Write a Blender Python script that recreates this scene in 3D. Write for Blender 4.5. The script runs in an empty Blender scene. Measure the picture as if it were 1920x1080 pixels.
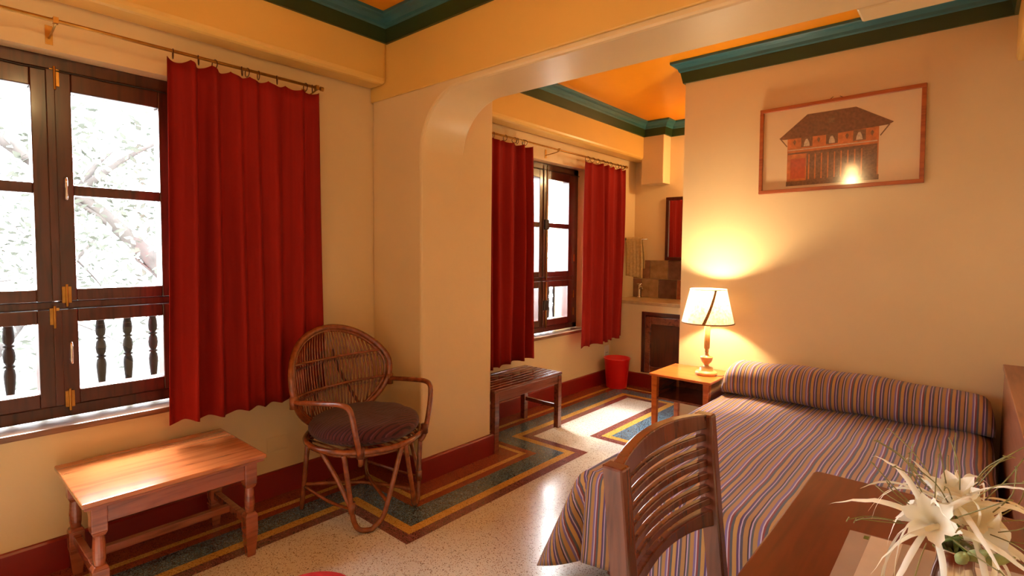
import bpy, bmesh, math, random
from math import sin, cos, pi, radians, sqrt
from mathutils import Vector, Matrix
random.seed(7)
scene = bpy.context.scene
COL = scene.collection

# ------------------------------------------------------------------ camera
FPX, CX, CY = 994.709, 960.0, 522.483
YAW, TILT, ROLL = radians(-40.9624), radians(2.8705), radians(-0.5240)
EYE = Vector((2.855, 0.0, 1.35))
fw = Vector((sin(YAW)*cos(TILT), cos(YAW)*cos(TILT), -sin(TILT)))
rt = Vector((cos(YAW), -sin(YAW), 0.0))
dn = fw.cross(rt)
r2 = rt*cos(ROLL) + dn*sin(ROLL)
d2 = -rt*sin(ROLL) + dn*cos(ROLL)
camd = bpy.data.cameras.new('camera')
camd.sensor_fit = 'HORIZONTAL'; camd.sensor_width = 36.0
camd.lens = FPX/1920*36.0
camd.shift_x = 0.0; camd.shift_y = -(540.0-CY)/1920.0
camd.clip_start = 0.02
cam = bpy.data.objects.new('camera', camd); COL.objects.link(cam)
up = -d2; bk = -fw
cam.matrix_world = Matrix(((r2.x, up.x, bk.x, EYE.x), (r2.y, up.y, bk.y, EYE.y), (r2.z, up.z, bk.z, EYE.z), (0, 0, 0, 1)))
scene.camera = cam

# ------------------------------------------------------------------ light
scene.view_settings.view_transform = 'Standard'
scene.view_settings.look = 'None'
scene.view_settings.exposure = 0.0
scene.view_settings.gamma = 1.0
scene.view_settings.use_curve_mapping = False
world = bpy.data.worlds.new('overcast_sky'); scene.world = world
world.use_nodes = True
bg = world.node_tree.nodes['Background']
bg.inputs[0].default_value = (0.90, 0.96, 1.0, 1); bg.inputs[1].default_value = 54.0
sun = bpy.data.lights.new('hazy_sun', 'SUN'); sun.energy = 20.0; sun.angle = radians(22); sun.color = (1.0, 0.97, 0.92)
so = bpy.data.objects.new('hazy_sun', sun); COL.objects.link(so)
so.rotation_euler = Vector((0.62, -0.10, -0.80)).to_track_quat('-Z', 'Y').to_euler()
so.location = (-4, 3, 6)
OPEN = [(-0.124, 0.986), (3.25, 4.36), (-1.95, -0.84)]  # last opening is an unseen addition that lets in fill daylight
WZ0, WZ1 = 0.60, 2.15
for i, (a, b) in enumerate(OPEN):
    pl = bpy.data.lights.new('window_daylight', 'AREA'); pl.shape = 'RECTANGLE'
    pl.size = WZ1-WZ0; pl.size_y = b-a; pl.cycles.is_portal = True
    po = bpy.data.objects.new('window_daylight', pl); COL.objects.link(po)
    po.location = (-0.36, (a+b)/2, (WZ0+WZ1)/2); po.rotation_euler = (0, -pi/2, 0)

# ------------------------------------------------------------------ materials
def srgb(r, g, b):
    def f(v):
        v /= 255.0
        return v/12.92 if v <= 0.04045 else ((v+0.055)/1.055)**2.4
    return (f(r), f(g), f(b), 1.0)
def new_mat(name):
    m = bpy.data.materials.new(name); m.use_nodes = True
    nt = m.node_tree; b = nt.nodes['Principled BSDF']
    return m, nt, b
def N(nt, t, **kw):
    n = nt.nodes.new(t)
    for k, v in kw.items(): setattr(n, k, v)
    return n
def ramp(nt, stops, interp='LINEAR'):
    n = nt.nodes.new('ShaderNodeValToRGB'); n.color_ramp.interpolation = interp
    el = n.color_ramp.elements
    while len(el) < len(stops): el.new(0.5)
    for e, (p, c) in zip(el, stops): e.position = p; e.color = c
    return n
def mul(c, k): return (min(1, c[0]*k), min(1, c[1]*k), min(1, c[2]*k), 1)
def paint(name, col, rough=0.4, var=0.08, scale=3.0, bump=0.0, bscale=25.0, spec=0.5, metallic=0.0, coat=0.0, stretch=None, trans=0.0, obj=True):
    m, nt, b = new_mat(name)
    tc = N(nt, 'ShaderNodeTexCoord'); src = tc.outputs['Object'] if obj else tc.outputs['Generated']
    if stretch:
        mp = N(nt, 'ShaderNodeMapping'); mp.inputs['Scale'].default_value = stretch
        nt.links.new(src, mp.inputs[0]); src = mp.outputs[0]
    no = N(nt, 'ShaderNodeTexNoise'); no.inputs['Scale'].default_value = scale; no.inputs['Detail'].default_value = 5
    nt.links.new(src, no.inputs[0])
    rp = ramp(nt, [(0.3, mul(col, 1-var)), (0.7, mul(col, 1+var))])
    nt.links.new(no.outputs[0], rp.inputs[0]); nt.links.new(rp.outputs[0], b.inputs['Base Color'])
    b.inputs['Roughness'].default_value = rough; b.inputs['Metallic'].default_value = metallic
    b.inputs['Specular IOR Level'].default_value = spec; b.inputs['Coat Weight'].default_value = coat
    b.inputs['Coat Roughness'].default_value = 0.1
    if bump:
        n2 = N(nt, 'ShaderNodeTexNoise'); n2.inputs['Scale'].default_value = bscale; n2.inputs['Detail'].default_value = 3
        nt.links.new(src, n2.inputs[0])
        bp = N(nt, 'ShaderNodeBump'); bp.inputs['Strength'].default_value = bump; bp.inputs['Distance'].default_value = 0.01
        nt.links.new(n2.outputs[0], bp.inputs['Height']); nt.links.new(bp.outputs[0], b.inputs['Normal'])
    if trans:
        out = nt.nodes['Material Output']; tr = N(nt, 'ShaderNodeBsdfTranslucent'); mx = N(nt, 'ShaderNodeMixShader')
        nt.links.new(rp.outputs[0], tr.inputs[0]); mx.inputs[0].default_value = trans
        nt.links.new(b.outputs[0], mx.inputs[1]); nt.links.new(tr.outputs[0], mx.inputs[2]); nt.links.new(mx.outputs[0], out.inputs[0])
    return m
def wood(name, col, dark, rough=0.3, axis=1, scale=6.0, coat=0.3):
    m, nt, b = new_mat(name)
    tc = N(nt, 'ShaderNodeTexCoord'); mp = N(nt, 'ShaderNodeMapping')
    s = [14.0, 14.0, 14.0]; s[axis] = 1.2
    mp.inputs['Scale'].default_value = s
    nt.links.new(tc.outputs['Object'], mp.inputs[0])
    no = N(nt, 'ShaderNodeTexNoise'); no.inputs['Scale'].default_value = scale*0.4; no.inputs['Detail'].default_value = 7; no.inputs['Distortion'].default_value = 0.8
    nt.links.new(mp.outputs[0], no.inputs[0])
    rp = ramp(nt, [(0.30, dark), (0.52, col), (0.75, mul(col, 1.12))])
    nt.links.new(no.outputs[0], rp.inputs[0]); nt.links.new(rp.outputs[0], b.inputs['Base Color'])
    b.inputs['Roughness'].default_value = rough; b.inputs['Coat Weight'].default_value = coat; b.inputs['Coat Roughness'].default_value = 0.12
    bp = N(nt, 'ShaderNodeBump'); bp.inputs['Strength'].default_value = 0.12; bp.inputs['Distance'].default_value = 0.002
    nt.links.new(no.outputs[0], bp.inputs['Height']); nt.links.new(bp.outputs[0], b.inputs['Normal'])
    return m
def terrazzo(name, col, chip_dark, chip_light, rough=0.16, dens=0.5, scale=110):
    m, nt, b = new_mat(name)
    tc = N(nt, 'ShaderNodeTexCoord')
    vo = N(nt, 'ShaderNodeTexVoronoi'); vo.inputs['Scale'].default_value = scale
    nt.links.new(tc.outputs['Object'], vo.inputs['Vector'])
    sep = N(nt, 'ShaderNodeSeparateColor'); nt.links.new(vo.outputs['Color'], sep.inputs[0])
    r1 = ramp(nt, [(0.0, chip_dark), (0.10*dens, chip_dark), (0.11*dens+0.001, mul(chip_dark, 2.2)), (0.28*dens, mul(chip_dark, 2.2)), (0.29*dens, col), (0.8, mul(col, 0.95)), (0.82, chip_light)], 'CONSTANT')
    nt.links.new(sep.outputs[0], r1.inputs[0])
    no = N(nt, 'ShaderNodeTexNoise'); no.inputs['Scale'].default_value = 2.2; no.inputs['Detail'].default_value = 4
    nt.links.new(tc.outputs['Object'], no.inputs[0])
    r2_ = ramp(nt, [(0.35, (0.88, 0.86, 0.83, 1)), (0.65, (1, 1, 1, 1))]); nt.links.new(no.outputs[0], r2_.inputs[0])
    mx = N(nt, 'ShaderNodeMix', data_type='RGBA', blend_type='MULTIPLY'); mx.inputs[0].default_value = 1.0
    nt.links.new(r1.outputs[0], mx.inputs[6]); nt.links.new(r2_.outputs[0], mx.inputs[7])
    nt.links.new(mx.outputs[2], b.inputs['Base Color'])
    n3 = N(nt, 'ShaderNodeTexNoise'); n3.inputs['Scale'].default_value = 5; n3.inputs['Detail'].default_value = 4
    nt.links.new(tc.outputs['Object'], n3.inputs[0])
    mr = N(nt, 'ShaderNodeMapRange'); mr.inputs[3].default_value = rough*0.75; mr.inputs[4].default_value = rough*1.5
    nt.links.new(n3.outputs[0], mr.inputs[0]); nt.links.new(mr.outputs[0], b.inputs['Roughness'])
    b.inputs['Specular IOR Level'].default_value = 0.8
    return m
def stripes(name, cols, period, rough=0.85, wob=0.003, bump=0.3, axis='X'):
    """woven stripes laid out over the cloth by its UV map (metres)"""
    m, nt, b = new_mat(name)
    uv = N(nt, 'ShaderNodeUVMap'); sp = N(nt, 'ShaderNodeSeparateXYZ'); nt.links.new(uv.outputs[0], sp.inputs[0])
    no = N(nt, 'ShaderNodeTexNoise'); no.inputs['Scale'].default_value = 9; nt.links.new(uv.outputs[0], no.inputs[0])
    a = N(nt, 'ShaderNodeMath', operation='MULTIPLY_ADD'); a.inputs[1].default_value = wob; nt.links.new(no.outputs[0], a.inputs[0]); nt.links.new(sp.outputs[axis], a.inputs[2])
    d = N(nt, 'ShaderNodeMath', operation='DIVIDE'); d.inputs[1].default_value = period; nt.links.new(a.outputs[0], d.inputs[0])
    f = N(nt, 'ShaderNodeMath', operation='FRACT'); nt.links.new(d.outputs[0], f.inputs[0])
    rp = ramp(nt, cols, 'CONSTANT'); nt.links.new(f.outputs[0], rp.inputs[0])
    nt.links.new(rp.outputs[0], b.inputs['Base Color'])
    b.inputs['Roughness'].default_value = rough; b.inputs['Specular IOR Level'].default_value = 0.2
    b.inputs['Sheen Weight'].default_value = 0.15
    wv = N(nt, 'ShaderNodeTexNoise'); wv.inputs['Scale'].default_value = 420; nt.links.new(uv.outputs[0], wv.inputs[0])
    bp = N(nt, 'ShaderNodeBump'); bp.inputs['Strength'].default_value = bump; bp.inputs['Distance'].default_value = 0.002
    nt.links.new(wv.outputs[0], bp.inputs['Height']); nt.links.new(bp.outputs[0], b.inputs['Normal'])
    return m
def emit(name, col, strength):
    m, nt, b = new_mat(name)
    b.inputs['Emission Color'].default_value = col; b.inputs['Emission Strength'].default_value = strength
    b.inputs['Base Color'].default_value = col
    return m
def clear(name, gloss=0.07, tint=(1, 1, 1, 1), rough=0.02):
    m, nt, b = new_mat(name)
    tr = N(nt, 'ShaderNodeBsdfTransparent'); tr.inputs[0].default_value = tint
    gl = N(nt, 'ShaderNodeBsdfGlossy'); gl.inputs['Roughness'].default_value = rough
    mx = N(nt, 'ShaderNodeMixShader'); mx.inputs[0].default_value = gloss
    nt.links.new(tr.outputs[0], mx.inputs[1]); nt.links.new(gl.outputs[0], mx.inputs[2])
    nt.links.new(mx.outputs[0], nt.nodes['Material Output'].inputs[0])
    return m

M = {}
M['wall'] = paint('cream_gloss_paint', srgb(226, 196, 146), 0.33, 0.04, 1.5, 0.10, 22)
M['yellow'] = paint('yellow_gloss_paint', srgb(226, 180, 94), 0.33, 0.05, 1.5, 0.10, 22)
M['ceiling'] = paint('orange_gloss_paint', srgb(236, 146, 16), 0.30, 0.05, 1.5, 0.08, 14)
M['green'] = paint('dark_green_paint', srgb(38, 54, 18), 0.35, 0.1, 6)
M['teal'] = paint('teal_paint', srgb(52, 98, 102), 0.30, 0.1, 6)
M['base'] = paint('red_oxide_paint', srgb(130, 25, 18), 0.30, 0.12, 4)
M['terr'] = terrazzo('cream_terrazzo', srgb(222, 214, 198), srgb(120, 98, 78), srgb(230, 222, 206), 0.17, 0.40, 270)
M['b_red'] = terrazzo('red_brown_terrazzo', srgb(142, 70, 40), srgb(96, 40, 26), srgb(160, 84, 52), 0.16, 0.5, 260)
M['b_yel'] = terrazzo('yellow_terrazzo', srgb(206, 158, 74), srgb(120, 80, 30), srgb(216, 176, 100), 0.16, 0.4, 260)
M['b_blu'] = terrazzo('blue_grey_terrazzo', srgb(88, 112, 128), srgb(24, 34, 44), srgb(132, 152, 164), 0.16, 1.0, 240)
M['b_brn'] = terrazzo('purple_brown_terrazzo', srgb(128, 74, 66), srgb(50, 24, 24), srgb(150, 98, 90), 0.16, 0.7, 260)
M['win'] = wood('dark_window_wood', srgb(78, 35, 22), srgb(50, 21, 14), 0.28, 2)
M['sill'] = wood('sill_wood', srgb(128, 90, 64), srgb(92, 58, 38), 0.3, 1)
M['table'] = wood('reddish_table_wood', srgb(156, 78, 48), srgb(118, 54, 32), 0.22, 1, coat=0.6)
M['tabletop'] = wood('polished_top_wood', srgb(190, 110, 58), srgb(156, 82, 42), 0.2, 1, coat=1.0)
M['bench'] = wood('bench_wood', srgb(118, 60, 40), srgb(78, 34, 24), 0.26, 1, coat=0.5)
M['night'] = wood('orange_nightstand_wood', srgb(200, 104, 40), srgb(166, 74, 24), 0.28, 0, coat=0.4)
M['desk'] = wood('red_brown_desk_wood', srgb(112, 45, 22), srgb(90, 33, 15), 0.3, 1, coat=0.3)
M['chair'] = wood('dark_chair_wood', srgb(110, 56, 38), srgb(80, 36, 26), 0.25, 2, coat=0.7)
M['cab'] = wood('brown_cabinet_wood', srgb(150, 86, 52), srgb(122, 62, 34), 0.35, 1)
M['cane'] = paint('varnished_cane', srgb(134, 68, 34), 0.25, 0.35, 30, coat=0.5)
M['cane_d'] = paint('dark_cane_binding', srgb(96, 44, 22), 0.35, 0.3, 60)
M['curtain'] = paint('red_cotton', srgb(142, 26, 17), 0.85, 0.16, 2.0, 0.15, 300, spec=0.2, trans=0.05, stretch=(1, 14, 0.4))
M['brass'] = paint('old_brass', srgb(176, 130, 62), 0.35, 0.15, 40, metallic=0.9)
M['chrome'] = paint('bright_metal', srgb(215, 205, 195), 0.15, 0.03, 10, metallic=1.0)
M['iron'] = paint('dark_metal_ring', srgb(84, 48, 30), 0.3, 0.1, 30, metallic=0.7)
M['black'] = paint('black_plastic', srgb(22, 16, 14), 0.5, 0.1, 20)
M['white'] = paint('white_plastic', srgb(228, 218, 204), 0.35, 0.03, 10)
M['binred'] = paint('red_plastic', srgb(222, 24, 20), 0.35, 0.04, 6)
M['towel'] = paint('beige_towelling', srgb(196, 166, 112), 0.95, 0.15, 40, 0.6, 180, spec=0.1)
M['glass'] = clear('window_glass', 0.05)
M['picglass'] = clear('picture_glass', 0.07, rough=0.10)
M['mirror'] = paint('mirror_glass', srgb(235, 235, 235), 0.03, 0.0, 3, metallic=1.0)
M['mount'] = paint('cream_mount_paper', srgb(238, 206, 160), 0.7, 0.04, 3)
M['frame'] = wood('picture_frame_wood', srgb(168, 84, 36), srgb(140, 62, 24), 0.35, 0)
M['roofp'] = paint('print_roof_brown', srgb(120, 70, 44), 0.7, 0.35, 60)
M['wallp'] = paint('print_wall_orange', srgb(206, 112, 52), 0.7, 0.25, 40)
M['darkp'] = paint('print_dark_timber', srgb(124, 82, 54), 0.7, 0.4, 90)
M['lightp'] = paint('print_pale_figures', srgb(214, 186, 150), 0.7, 0.2, 90)
M['redp'] = paint('print_red_panel', srgb(190, 74, 36), 0.7, 0.2, 60)
M['stone'] = paint('counter_stone', srgb(186, 150, 104), 0.3, 0.2, 14)
M['baluster'] = paint('baluster_wood', srgb(16, 12, 11), 0.8, 0.25, 20, spec=0.06)
M['bark'] = paint('pale_bark', srgb(52, 49, 48), 1.0, 0.2, 8, spec=0.0)
M['leaf'] = paint('hazy_leaves', srgb(62, 65, 60), 1.0, 0.3, 3, spec=0.0)
M['ground'] = paint('pale_street', srgb(70, 69, 67), 1.0, 0.15, 2, spec=0.0)
M['petal'] = paint('white_petal', srgb(244, 238, 220), 0.55, 0.03, 20, trans=0.3)
M['petal_t'] = paint('cream_petal', srgb(242, 230, 200), 0.55, 0.05, 20, trans=0.3)
M['stem'] = paint('green_stem', srgb(104, 120, 52), 0.45, 0.2, 30)
M['bud'] = paint('pale_green_bud', srgb(160, 168, 104), 0.5, 0.25, 60)
M['stamen'] = paint('olive_stamen', srgb(120, 110, 58), 0.5, 0.2, 40)
M['cord'] = paint('lamp_cord', srgb(60, 36, 20), 0.5, 0.1, 20)
M['sleeve'] = paint('frosted_plastic_sleeve', srgb(180, 162, 152), 0.25, 0.06, 12)
M['leaflet'] = paint('pale_leaflet', srgb(220, 204, 190), 0.5, 0.04, 20)
M['sock'] = paint('mattress_ticking', srgb(200, 190, 176), 0.9, 0.05, 10)
M['lampwood'] = paint('gilded_lamp_wood', srgb(204, 150, 84), 0.35, 0.2, 30, coat=0.3)
M['rug'] = paint('red_cushion_cloth', srgb(196, 30, 34), 0.9, 0.15, 40)
W_ = [srgb(*c) for c in ((172, 126, 80), (92, 82, 92), (186, 160, 186), (98, 70, 104), (186, 140, 84), (92, 92, 96), (140, 72, 70), (128, 106, 150), (176, 130, 82), (78, 58, 68), (200, 178, 192), (100, 96, 98))]
bands = [(0.0, W_[0]), (0.14, W_[1]), (0.22, W_[2]), (0.26, W_[3]), (0.33, W_[4]), (0.46, W_[5]), (0.54, W_[6]), (0.60, W_[10]), (0.64, W_[7]), (0.71, W_[8]), (0.84, W_[11]), (0.91, W_[2]), (0.95, W_[9])]
M['spread'] = stripes('striped_bedspread', bands, 0.104)
C_ = [srgb(*c) for c in ((84, 40, 42), (58, 28, 38), (100, 56, 66), (46, 24, 30))]
M['cush'] = stripes('striped_cushion', [(0, C_[0]), (0.35, C_[1]), (0.55, C_[2]), (0.65, C_[0]), (0.85, C_[3])], 0.035, bump=0.5)
# lampshade: translucent parchment with speckle towards its lower hem
def shade_mat():
    m, nt, b = new_mat('parchment_shade')
    tc = N(nt, 'ShaderNodeTexCoord'); no = N(nt, 'ShaderNodeTexNoise'); no.inputs['Scale'].default_value = 60; no.inputs['Detail'].default_value = 6
    nt.links.new(tc.outputs['Object'], no.inputs[0])
    rp = ramp(nt, [(0.35, srgb(240, 206, 154)), (0.6, srgb(250, 236, 208))]); nt.links.new(no.outputs[0], rp.inputs[0])
    tr = N(nt, 'ShaderNodeBsdfTranslucent'); mx = N(nt, 'ShaderNodeMixShader'); mx.inputs[0].default_value = 0.16
    nt.links.new(rp.outputs[0], tr.inputs[0]); nt.links.new(rp.outputs[0], b.inputs['Base Color'])
    nt.links.new(b.outputs[0], mx.inputs[1]); nt.links.new(tr.outputs[0], mx.inputs[2])
    nt.links.new(mx.outputs[0], nt.nodes['Material Output'].inputs[0])
    return m
M['shade'] = shade_mat()
M['shade_trim'] = paint('shade_braid', srgb(150, 104, 54), 0.8, 0.4, 120, trans=0.15)
TILE = [paint('wall_tile_%s' % n, srgb(*c), 0.25, 0.3, 14) for n, c in (('brown', (142, 98, 72)), ('rust', (156, 94, 66)), ('dark', (112, 80, 66)), ('tan', (158, 124, 86)))]

# ------------------------------------------------------------------ geometry helpers
class MB:
    def __init__(s): s.v = []; s.f = []; s.uv = {}
    def box(s, x0, x1, y0, y1, z0, z1):
        i = len(s.v)
        s.v += [(x0, y0, z0), (x1, y0, z0), (x1, y1, z0), (x0, y1, z0), (x0, y0, z1), (x1, y0, z1), (x1, y1, z1), (x0, y1, z1)]
        s.f += [(i, i+3, i+2, i+1), (i+4, i+5, i+6, i+7), (i, i+1, i+5, i+4), (i+1, i+2, i+6, i+5), (i+2, i+3, i+7, i+6), (i+3, i, i+4, i+7)]
        return s
    def tube(s, pts, r, n=8, caps=True, closed=False):
        pts = [Vector(p) for p in pts]; k = len(pts); base = len(s.v)
        rr = r if hasattr(r, '__len__') else [r]*k
        ref = None
        for j, p in enumerate(pts):
            a = pts[(j-1) % k] if (closed or j > 0) else p
            b = pts[(j+1) % k] if (closed or j < k-1) else p
            t = (b-a).normalized() if (b-a).length > 1e-9 else Vector((0, 0, 1))
            if ref is None:
                ref = Vector((0, 0, 1)) if abs(t.z) < 0.9 else Vector((1, 0, 0))
            u = (ref - t*ref.dot(t))
            if u.length < 1e-6: u = t.orthogonal()
            u.normalize(); w = t.cross(u); ref = u
            for q in range(n):
                an = 2*pi*q/n
                s.v.append(tuple(p + u*cos(an)*rr[j] + w*sin(an)*rr[j]))
        for j in range(k if closed else k-1):
            a0 = base+j*n; b0 = base+((j+1) % k)*n
            for q in range(n): s.f.append((a0+q, a0+(q+1) % n, b0+(q+1) % n, b0+q))
        if caps and not closed:
            s.f.append(tuple(base+q for q in reversed(range(n)))); s.f.append(tuple(base+(k-1)*n+q for q in range(n)))
        return s
    def lathe(s, prof, n=24, c=(0, 0, 0), cap=True):
        base = len(s.v)
        for (r, z) in prof:
            for q in range(n):
                a = 2*pi*q/n; s.v.append((c[0]+r*cos(a), c[1]+r*sin(a), c[2]+z))
        for j in range(len(prof)-1):
            for q in range(n):
                s.f.append((base+j*n+q, base+j*n+(q+1) % n, base+(j+1)*n+(q+1) % n, base+(j+1)*n+q))
        if cap:
            s.f.append(tuple(base+q for q in reversed(range(n)))); s.f.append(tuple(base+(len(prof)-1)*n+q for q in range(n)))
        return s
    def prism_y(s, poly, y0, y1):
        """poly in XZ, extruded along Y"""
        i = len(s.v); k = len(poly)
        s.v += [(x, y0, z) for x, z in poly] + [(x, y1, z) for x, z in poly]
        s.f.append(tuple(i+q for q in range(k))); s.f.append(tuple(i+k+q for q in reversed(range(k))))
        for q in range(k): s.f.append((i+q, i+k+q, i+k+(q+1) % k, i+(q+1) % k))
        return s
    def poly(s, pts):
        i = len(s.v); s.v += [tuple(p) for p in pts]; s.f.append(tuple(range(i, i+len(pts)))); return s
    def grid(s, rows, uvs=None):
        base = len(s.v); nr = len(rows); nc = len(rows[0])
        for j, r in enumerate(rows):
            for q, p in enumerate(r):
                if uvs: s.uv[len(s.v)] = uvs[j][q]
                s.v.append(tuple(p))
        for j in range(nr-1):
            for q in range(nc-1):
                a = base+j*nc+q; s.f.append((a, a+1, a+nc+1, a+nc))
        return s
    def xf(s, fn): s.v = [tuple(fn(Vector(p))) for p in s.v]; return s
    def mesh(s, name, smooth=False, fix=True):
        me = bpy.data.meshes.new(name); me.from_pydata(s.v, [], s.f)
        if s.uv:
            l = me.uv_layers.new(name='UVMap')
            for lp in me.loops: l.data[lp.index].uv = s.uv.get(lp.vertex_index, (0, 0))
        if fix:
            bm = bmesh.new(); bm.from_mesh(me); bmesh.ops.recalc_face_normals(bm, faces=bm.faces); bm.to_mesh(me); bm.free()
        if smooth:
            for p in me.polygons: p.use_smooth = True
        me.update(); return me
    def build(s, name, mat, parent=None, smooth=False, bevel=0.0, fix=True, loc=None, segs=2):
        me = s.mesh(name, smooth, fix)
        me.materials.append(mat if not isinstance(mat, str) else M[mat])
        o = bpy.data.objects.new(name, me); COL.objects.link(o)
        if parent is not None: o.parent = parent
        if loc is not None: o.location = loc
        if bevel:
            b = o.modifiers.new('bevel', 'BEVEL'); b.width = bevel; b.segments = segs; b.limit_method = 'ANGLE'
        return o
def link_mesh(name, me, parent=None, loc=None, rot=None):
    o = bpy.data.objects.new(name, me); COL.objects.link(o)
    if parent is not None: o.parent = parent
    if loc is not None: o.location = loc
    if rot is not None: o.rotation_euler = rot
    return o
def tag(o, label=None, cat=None, group=None, kind=None):
    if label: o['label'] = label
    if cat: o['category'] = cat
    if group: o['group'] = group
    if kind: o['kind'] = kind
    return o
def thing(name, label, cat, loc=(0, 0, 0), rz=0.0, group=None):
    o = bpy.data.objects.new(name, None); COL.objects.link(o); o.location = loc; o.rotation_euler = (0, 0, rz)
    o.empty_display_size = 0.05
    return tag(o, label, cat, group)
def struct(o, label): return tag(o, label, None, None, 'structure')
def smooth_curve(pts, n=8, closed=False):
    pts = [Vector(p) for p in pts]; k = len(pts); out = []
    rng = range(k) if closed else range(k-1)
    for i in rng:
        if closed: p0, p1, p2, p3 = pts[(i-1) % k], pts[i], pts[(i+1) % k], pts[(i+2) % k]
        else: p0, p1, p2, p3 = pts[max(i-1, 0)], pts[i], pts[i+1], pts[min(i+2, k-1)]
        for j in range(n):
            t = j/n
            out.append(0.5*((2*p1) + (-p0+p2)*t + (2*p0-5*p1+4*p2-p3)*t*t + (-p0+3*p1-3*p2+p3)*t**3))
    if not closed: out.append(pts[-1])
    return out
def offset_path(path, d):
    """offset an open plan polyline to its right-hand side by d with mitred corners"""
    out = []; k = len(path)
    def nrm(a, b):
        dx, dy = b[0]-a[0], b[1]-a[1]; l = sqrt(dx*dx+dy*dy); return (dy/l, -dx/l)
    for i, p in enumerate(path):
        if i == 0: n = nrm(path[0], path[1]); out.append((p[0]+n[0]*d, p[1]+n[1]*d))
        elif i == k-1: n = nrm(path[-2], path[-1]); out.append((p[0]+n[0]*d, p[1]+n[1]*d))
        else:
            a = nrm(path[i-1], p); b = nrm(p, path[i+1]); q = 1 + a[0]*b[0] + a[1]*b[1]
            out.append((p[0]+(a[0]+b[0])*d/q, p[1]+(a[1]+b[1])*d/q))
    return out
def sweep(path, prof, closed_prof=True):
    """profile points (distance out from the wall, height) swept along a plan path"""
    mb = MB(); k = len(path); n = len(prof)
    for (d, z) in prof:
        for (x, y) in offset_path(path, d): mb.v.append((x, y, z))
    for j in range(n if closed_prof else n-1):
        j2 = (j+1) % n
        for i in range(k-1): mb.f.append((j*k+i, j*k+i+1, j2*k+i+1, j2*k+i))
    if closed_prof:
        mb.f.append(tuple(j*k for j in range(n))); mb.f.append(tuple(j*k+k-1 for j in reversed(range(n))))
    return mb

# ------------------------------------------------------------------ the setting
PX, PY0, PY1 = 0.472, 1.952, 2.542        # pilaster
PWY, PWX = 3.753, 1.24                    # picture wall
CTY, FARY = 4.88, 5.36                    # counter front, far wall
RX, BKY, CZ = 3.20, -2.2, 2.72            # right wall, wall behind, ceiling
BX, RBX, BMZ = 0.17, 2.98, 2.34           # beams along the side walls

fl = MB().box(-0.02, RX+0.1, BKY-0.1, FARY+0.1, -0.12, 0.0).build('floor', 'terr')
struct(fl, 'polished cream terrazzo floor with coloured inlay bands along the walls')
fpath = [(0, BKY), (0, PY0), (PX, PY0), (PX, PY1), (0, PY1), (0, CTY), (PWX, CTY), (PWX, PWY), (RX, PWY)]
for nm, a, b, mt in (('red_inlay_band', 0.0, 0.135, 'b_red'), ('yellow_inlay_band', 0.135, 0.170, 'b_yel'), ('red_inlay_band', 0.170, 0.220, 'b_red'),
                     ('blue_inlay_band', 0.220, 0.352, 'b_blu'), ('yellow_inlay_band', 0.352, 0.405, 'b_yel'), ('brown_inlay_band', 0.405, 0.467, 'b_brn')):
    mb = MB(); pa, pb = offset_path(fpath, a), offset_path(fpath, b); k = len(fpath)
    for p in pa: mb.v.append((p[0], p[1], 0.0008))
    for p in pb: mb.v.append((p[0], p[1], 0.0008))
    for i in range(k-1): mb.f.append((i, i+1, k+i+1, k+i))
    o = mb.build(nm, mt, fl, fix=False)
    for p in o.data.polygons:
        if p.normal.z < 0: p.flip()

wl = MB()
T = -0.35
wl.box(T, 0, BKY, FARY+0.3, -0.1, WZ0); wl.box(T, 0, BKY, FARY+0.3, WZ1, 2.9)
wl.box(T, 0, BKY, OPEN[2][0], WZ0, WZ1); wl.box(T, 0, OPEN[2][1], OPEN[0][0], WZ0, WZ1); wl.box(T, 0, OPEN[0][1], OPEN[1][0], WZ0, WZ1); wl.box(T, 0, OPEN[1][1], FARY+0.3, WZ0, WZ1)
struct(wl.build('wall_left', 'wall', fix=False), 'cream gloss painted wall with a row of window openings')
struct(MB().box(0, PX, PY0, PY1, 0, 2.75).build('wall_pilaster', 'wall', bevel=0.012), 'cream painted pilaster carrying the arched beam')
# arched beam
arc = [(0.47, 1.80)]
for i in range(0, 49):
    a = pi - (pi/2)*i/48; arc.append((0.79+0.319*cos(a), 1.905+0.325*sin(a)))
poly = [(0.40, 1.80)] + arc + [(RX, 2.23), (RX, 2.75), (0.40, 2.75)]
bm_ = MB().prism_y(poly, PY0-0.001, 2.285).build('trim_1', 'wall', bevel=0.014)
struct(bm_, 'cream arched beam across the room with a rounded corner')
MB().box(0.0, RX, PY0-0.016, PY0, 2.262, 2.74).build('fascia', 'yellow', bm_, bevel=0.006)
MB().box(2.50, RX, 2.285, 2.42, 2.23, 2.74).build('thickening', 'wall', bm_, bevel=0.01)
struct(MB().box(0, BX, BKY, PY0-0.01, BMZ, 2.75).build('trim_2', 'yellow', bevel=0.032, segs=3), 'yellow painted beam above the window beside the wicker chair')
struct(MB().box(0, BX, PY1-0.3, FARY, BMZ, 2.75).build('trim_3', 'yellow', bevel=0.032, segs=3), 'yellow painted beam above the alcove window')
struct(MB().box(RBX, RX, BKY, PWY+0.02, BMZ, 2.75).build('trim_4', 'yellow', bevel=0.02), 'yellow painted beam above the wooden cabinet')
struct(MB().box(BX-0.02, 0.40, 5.20, FARY+0.02, 2.08, 2.75).build('trim_5', 'wall', bevel=0.008), 'cream hanging bracket in the corner above the washstand')
struct(MB().box(PWX, RX+0.1, PWY, PWY+0.14, 0, 2.9).box(PWX, PWX+0.14, PWY+0.13, FARY+0.1, 0, 2.9).build('wall_picture', 'wall', fix=False), 'cream gloss painted wall behind the bed')
struct(MB().box(-0.2, PWX+0.2, FARY, FARY+0.2, 0, 2.9).build('wall_far', 'wall'), 'cream painted end wall above the washstand')
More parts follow.
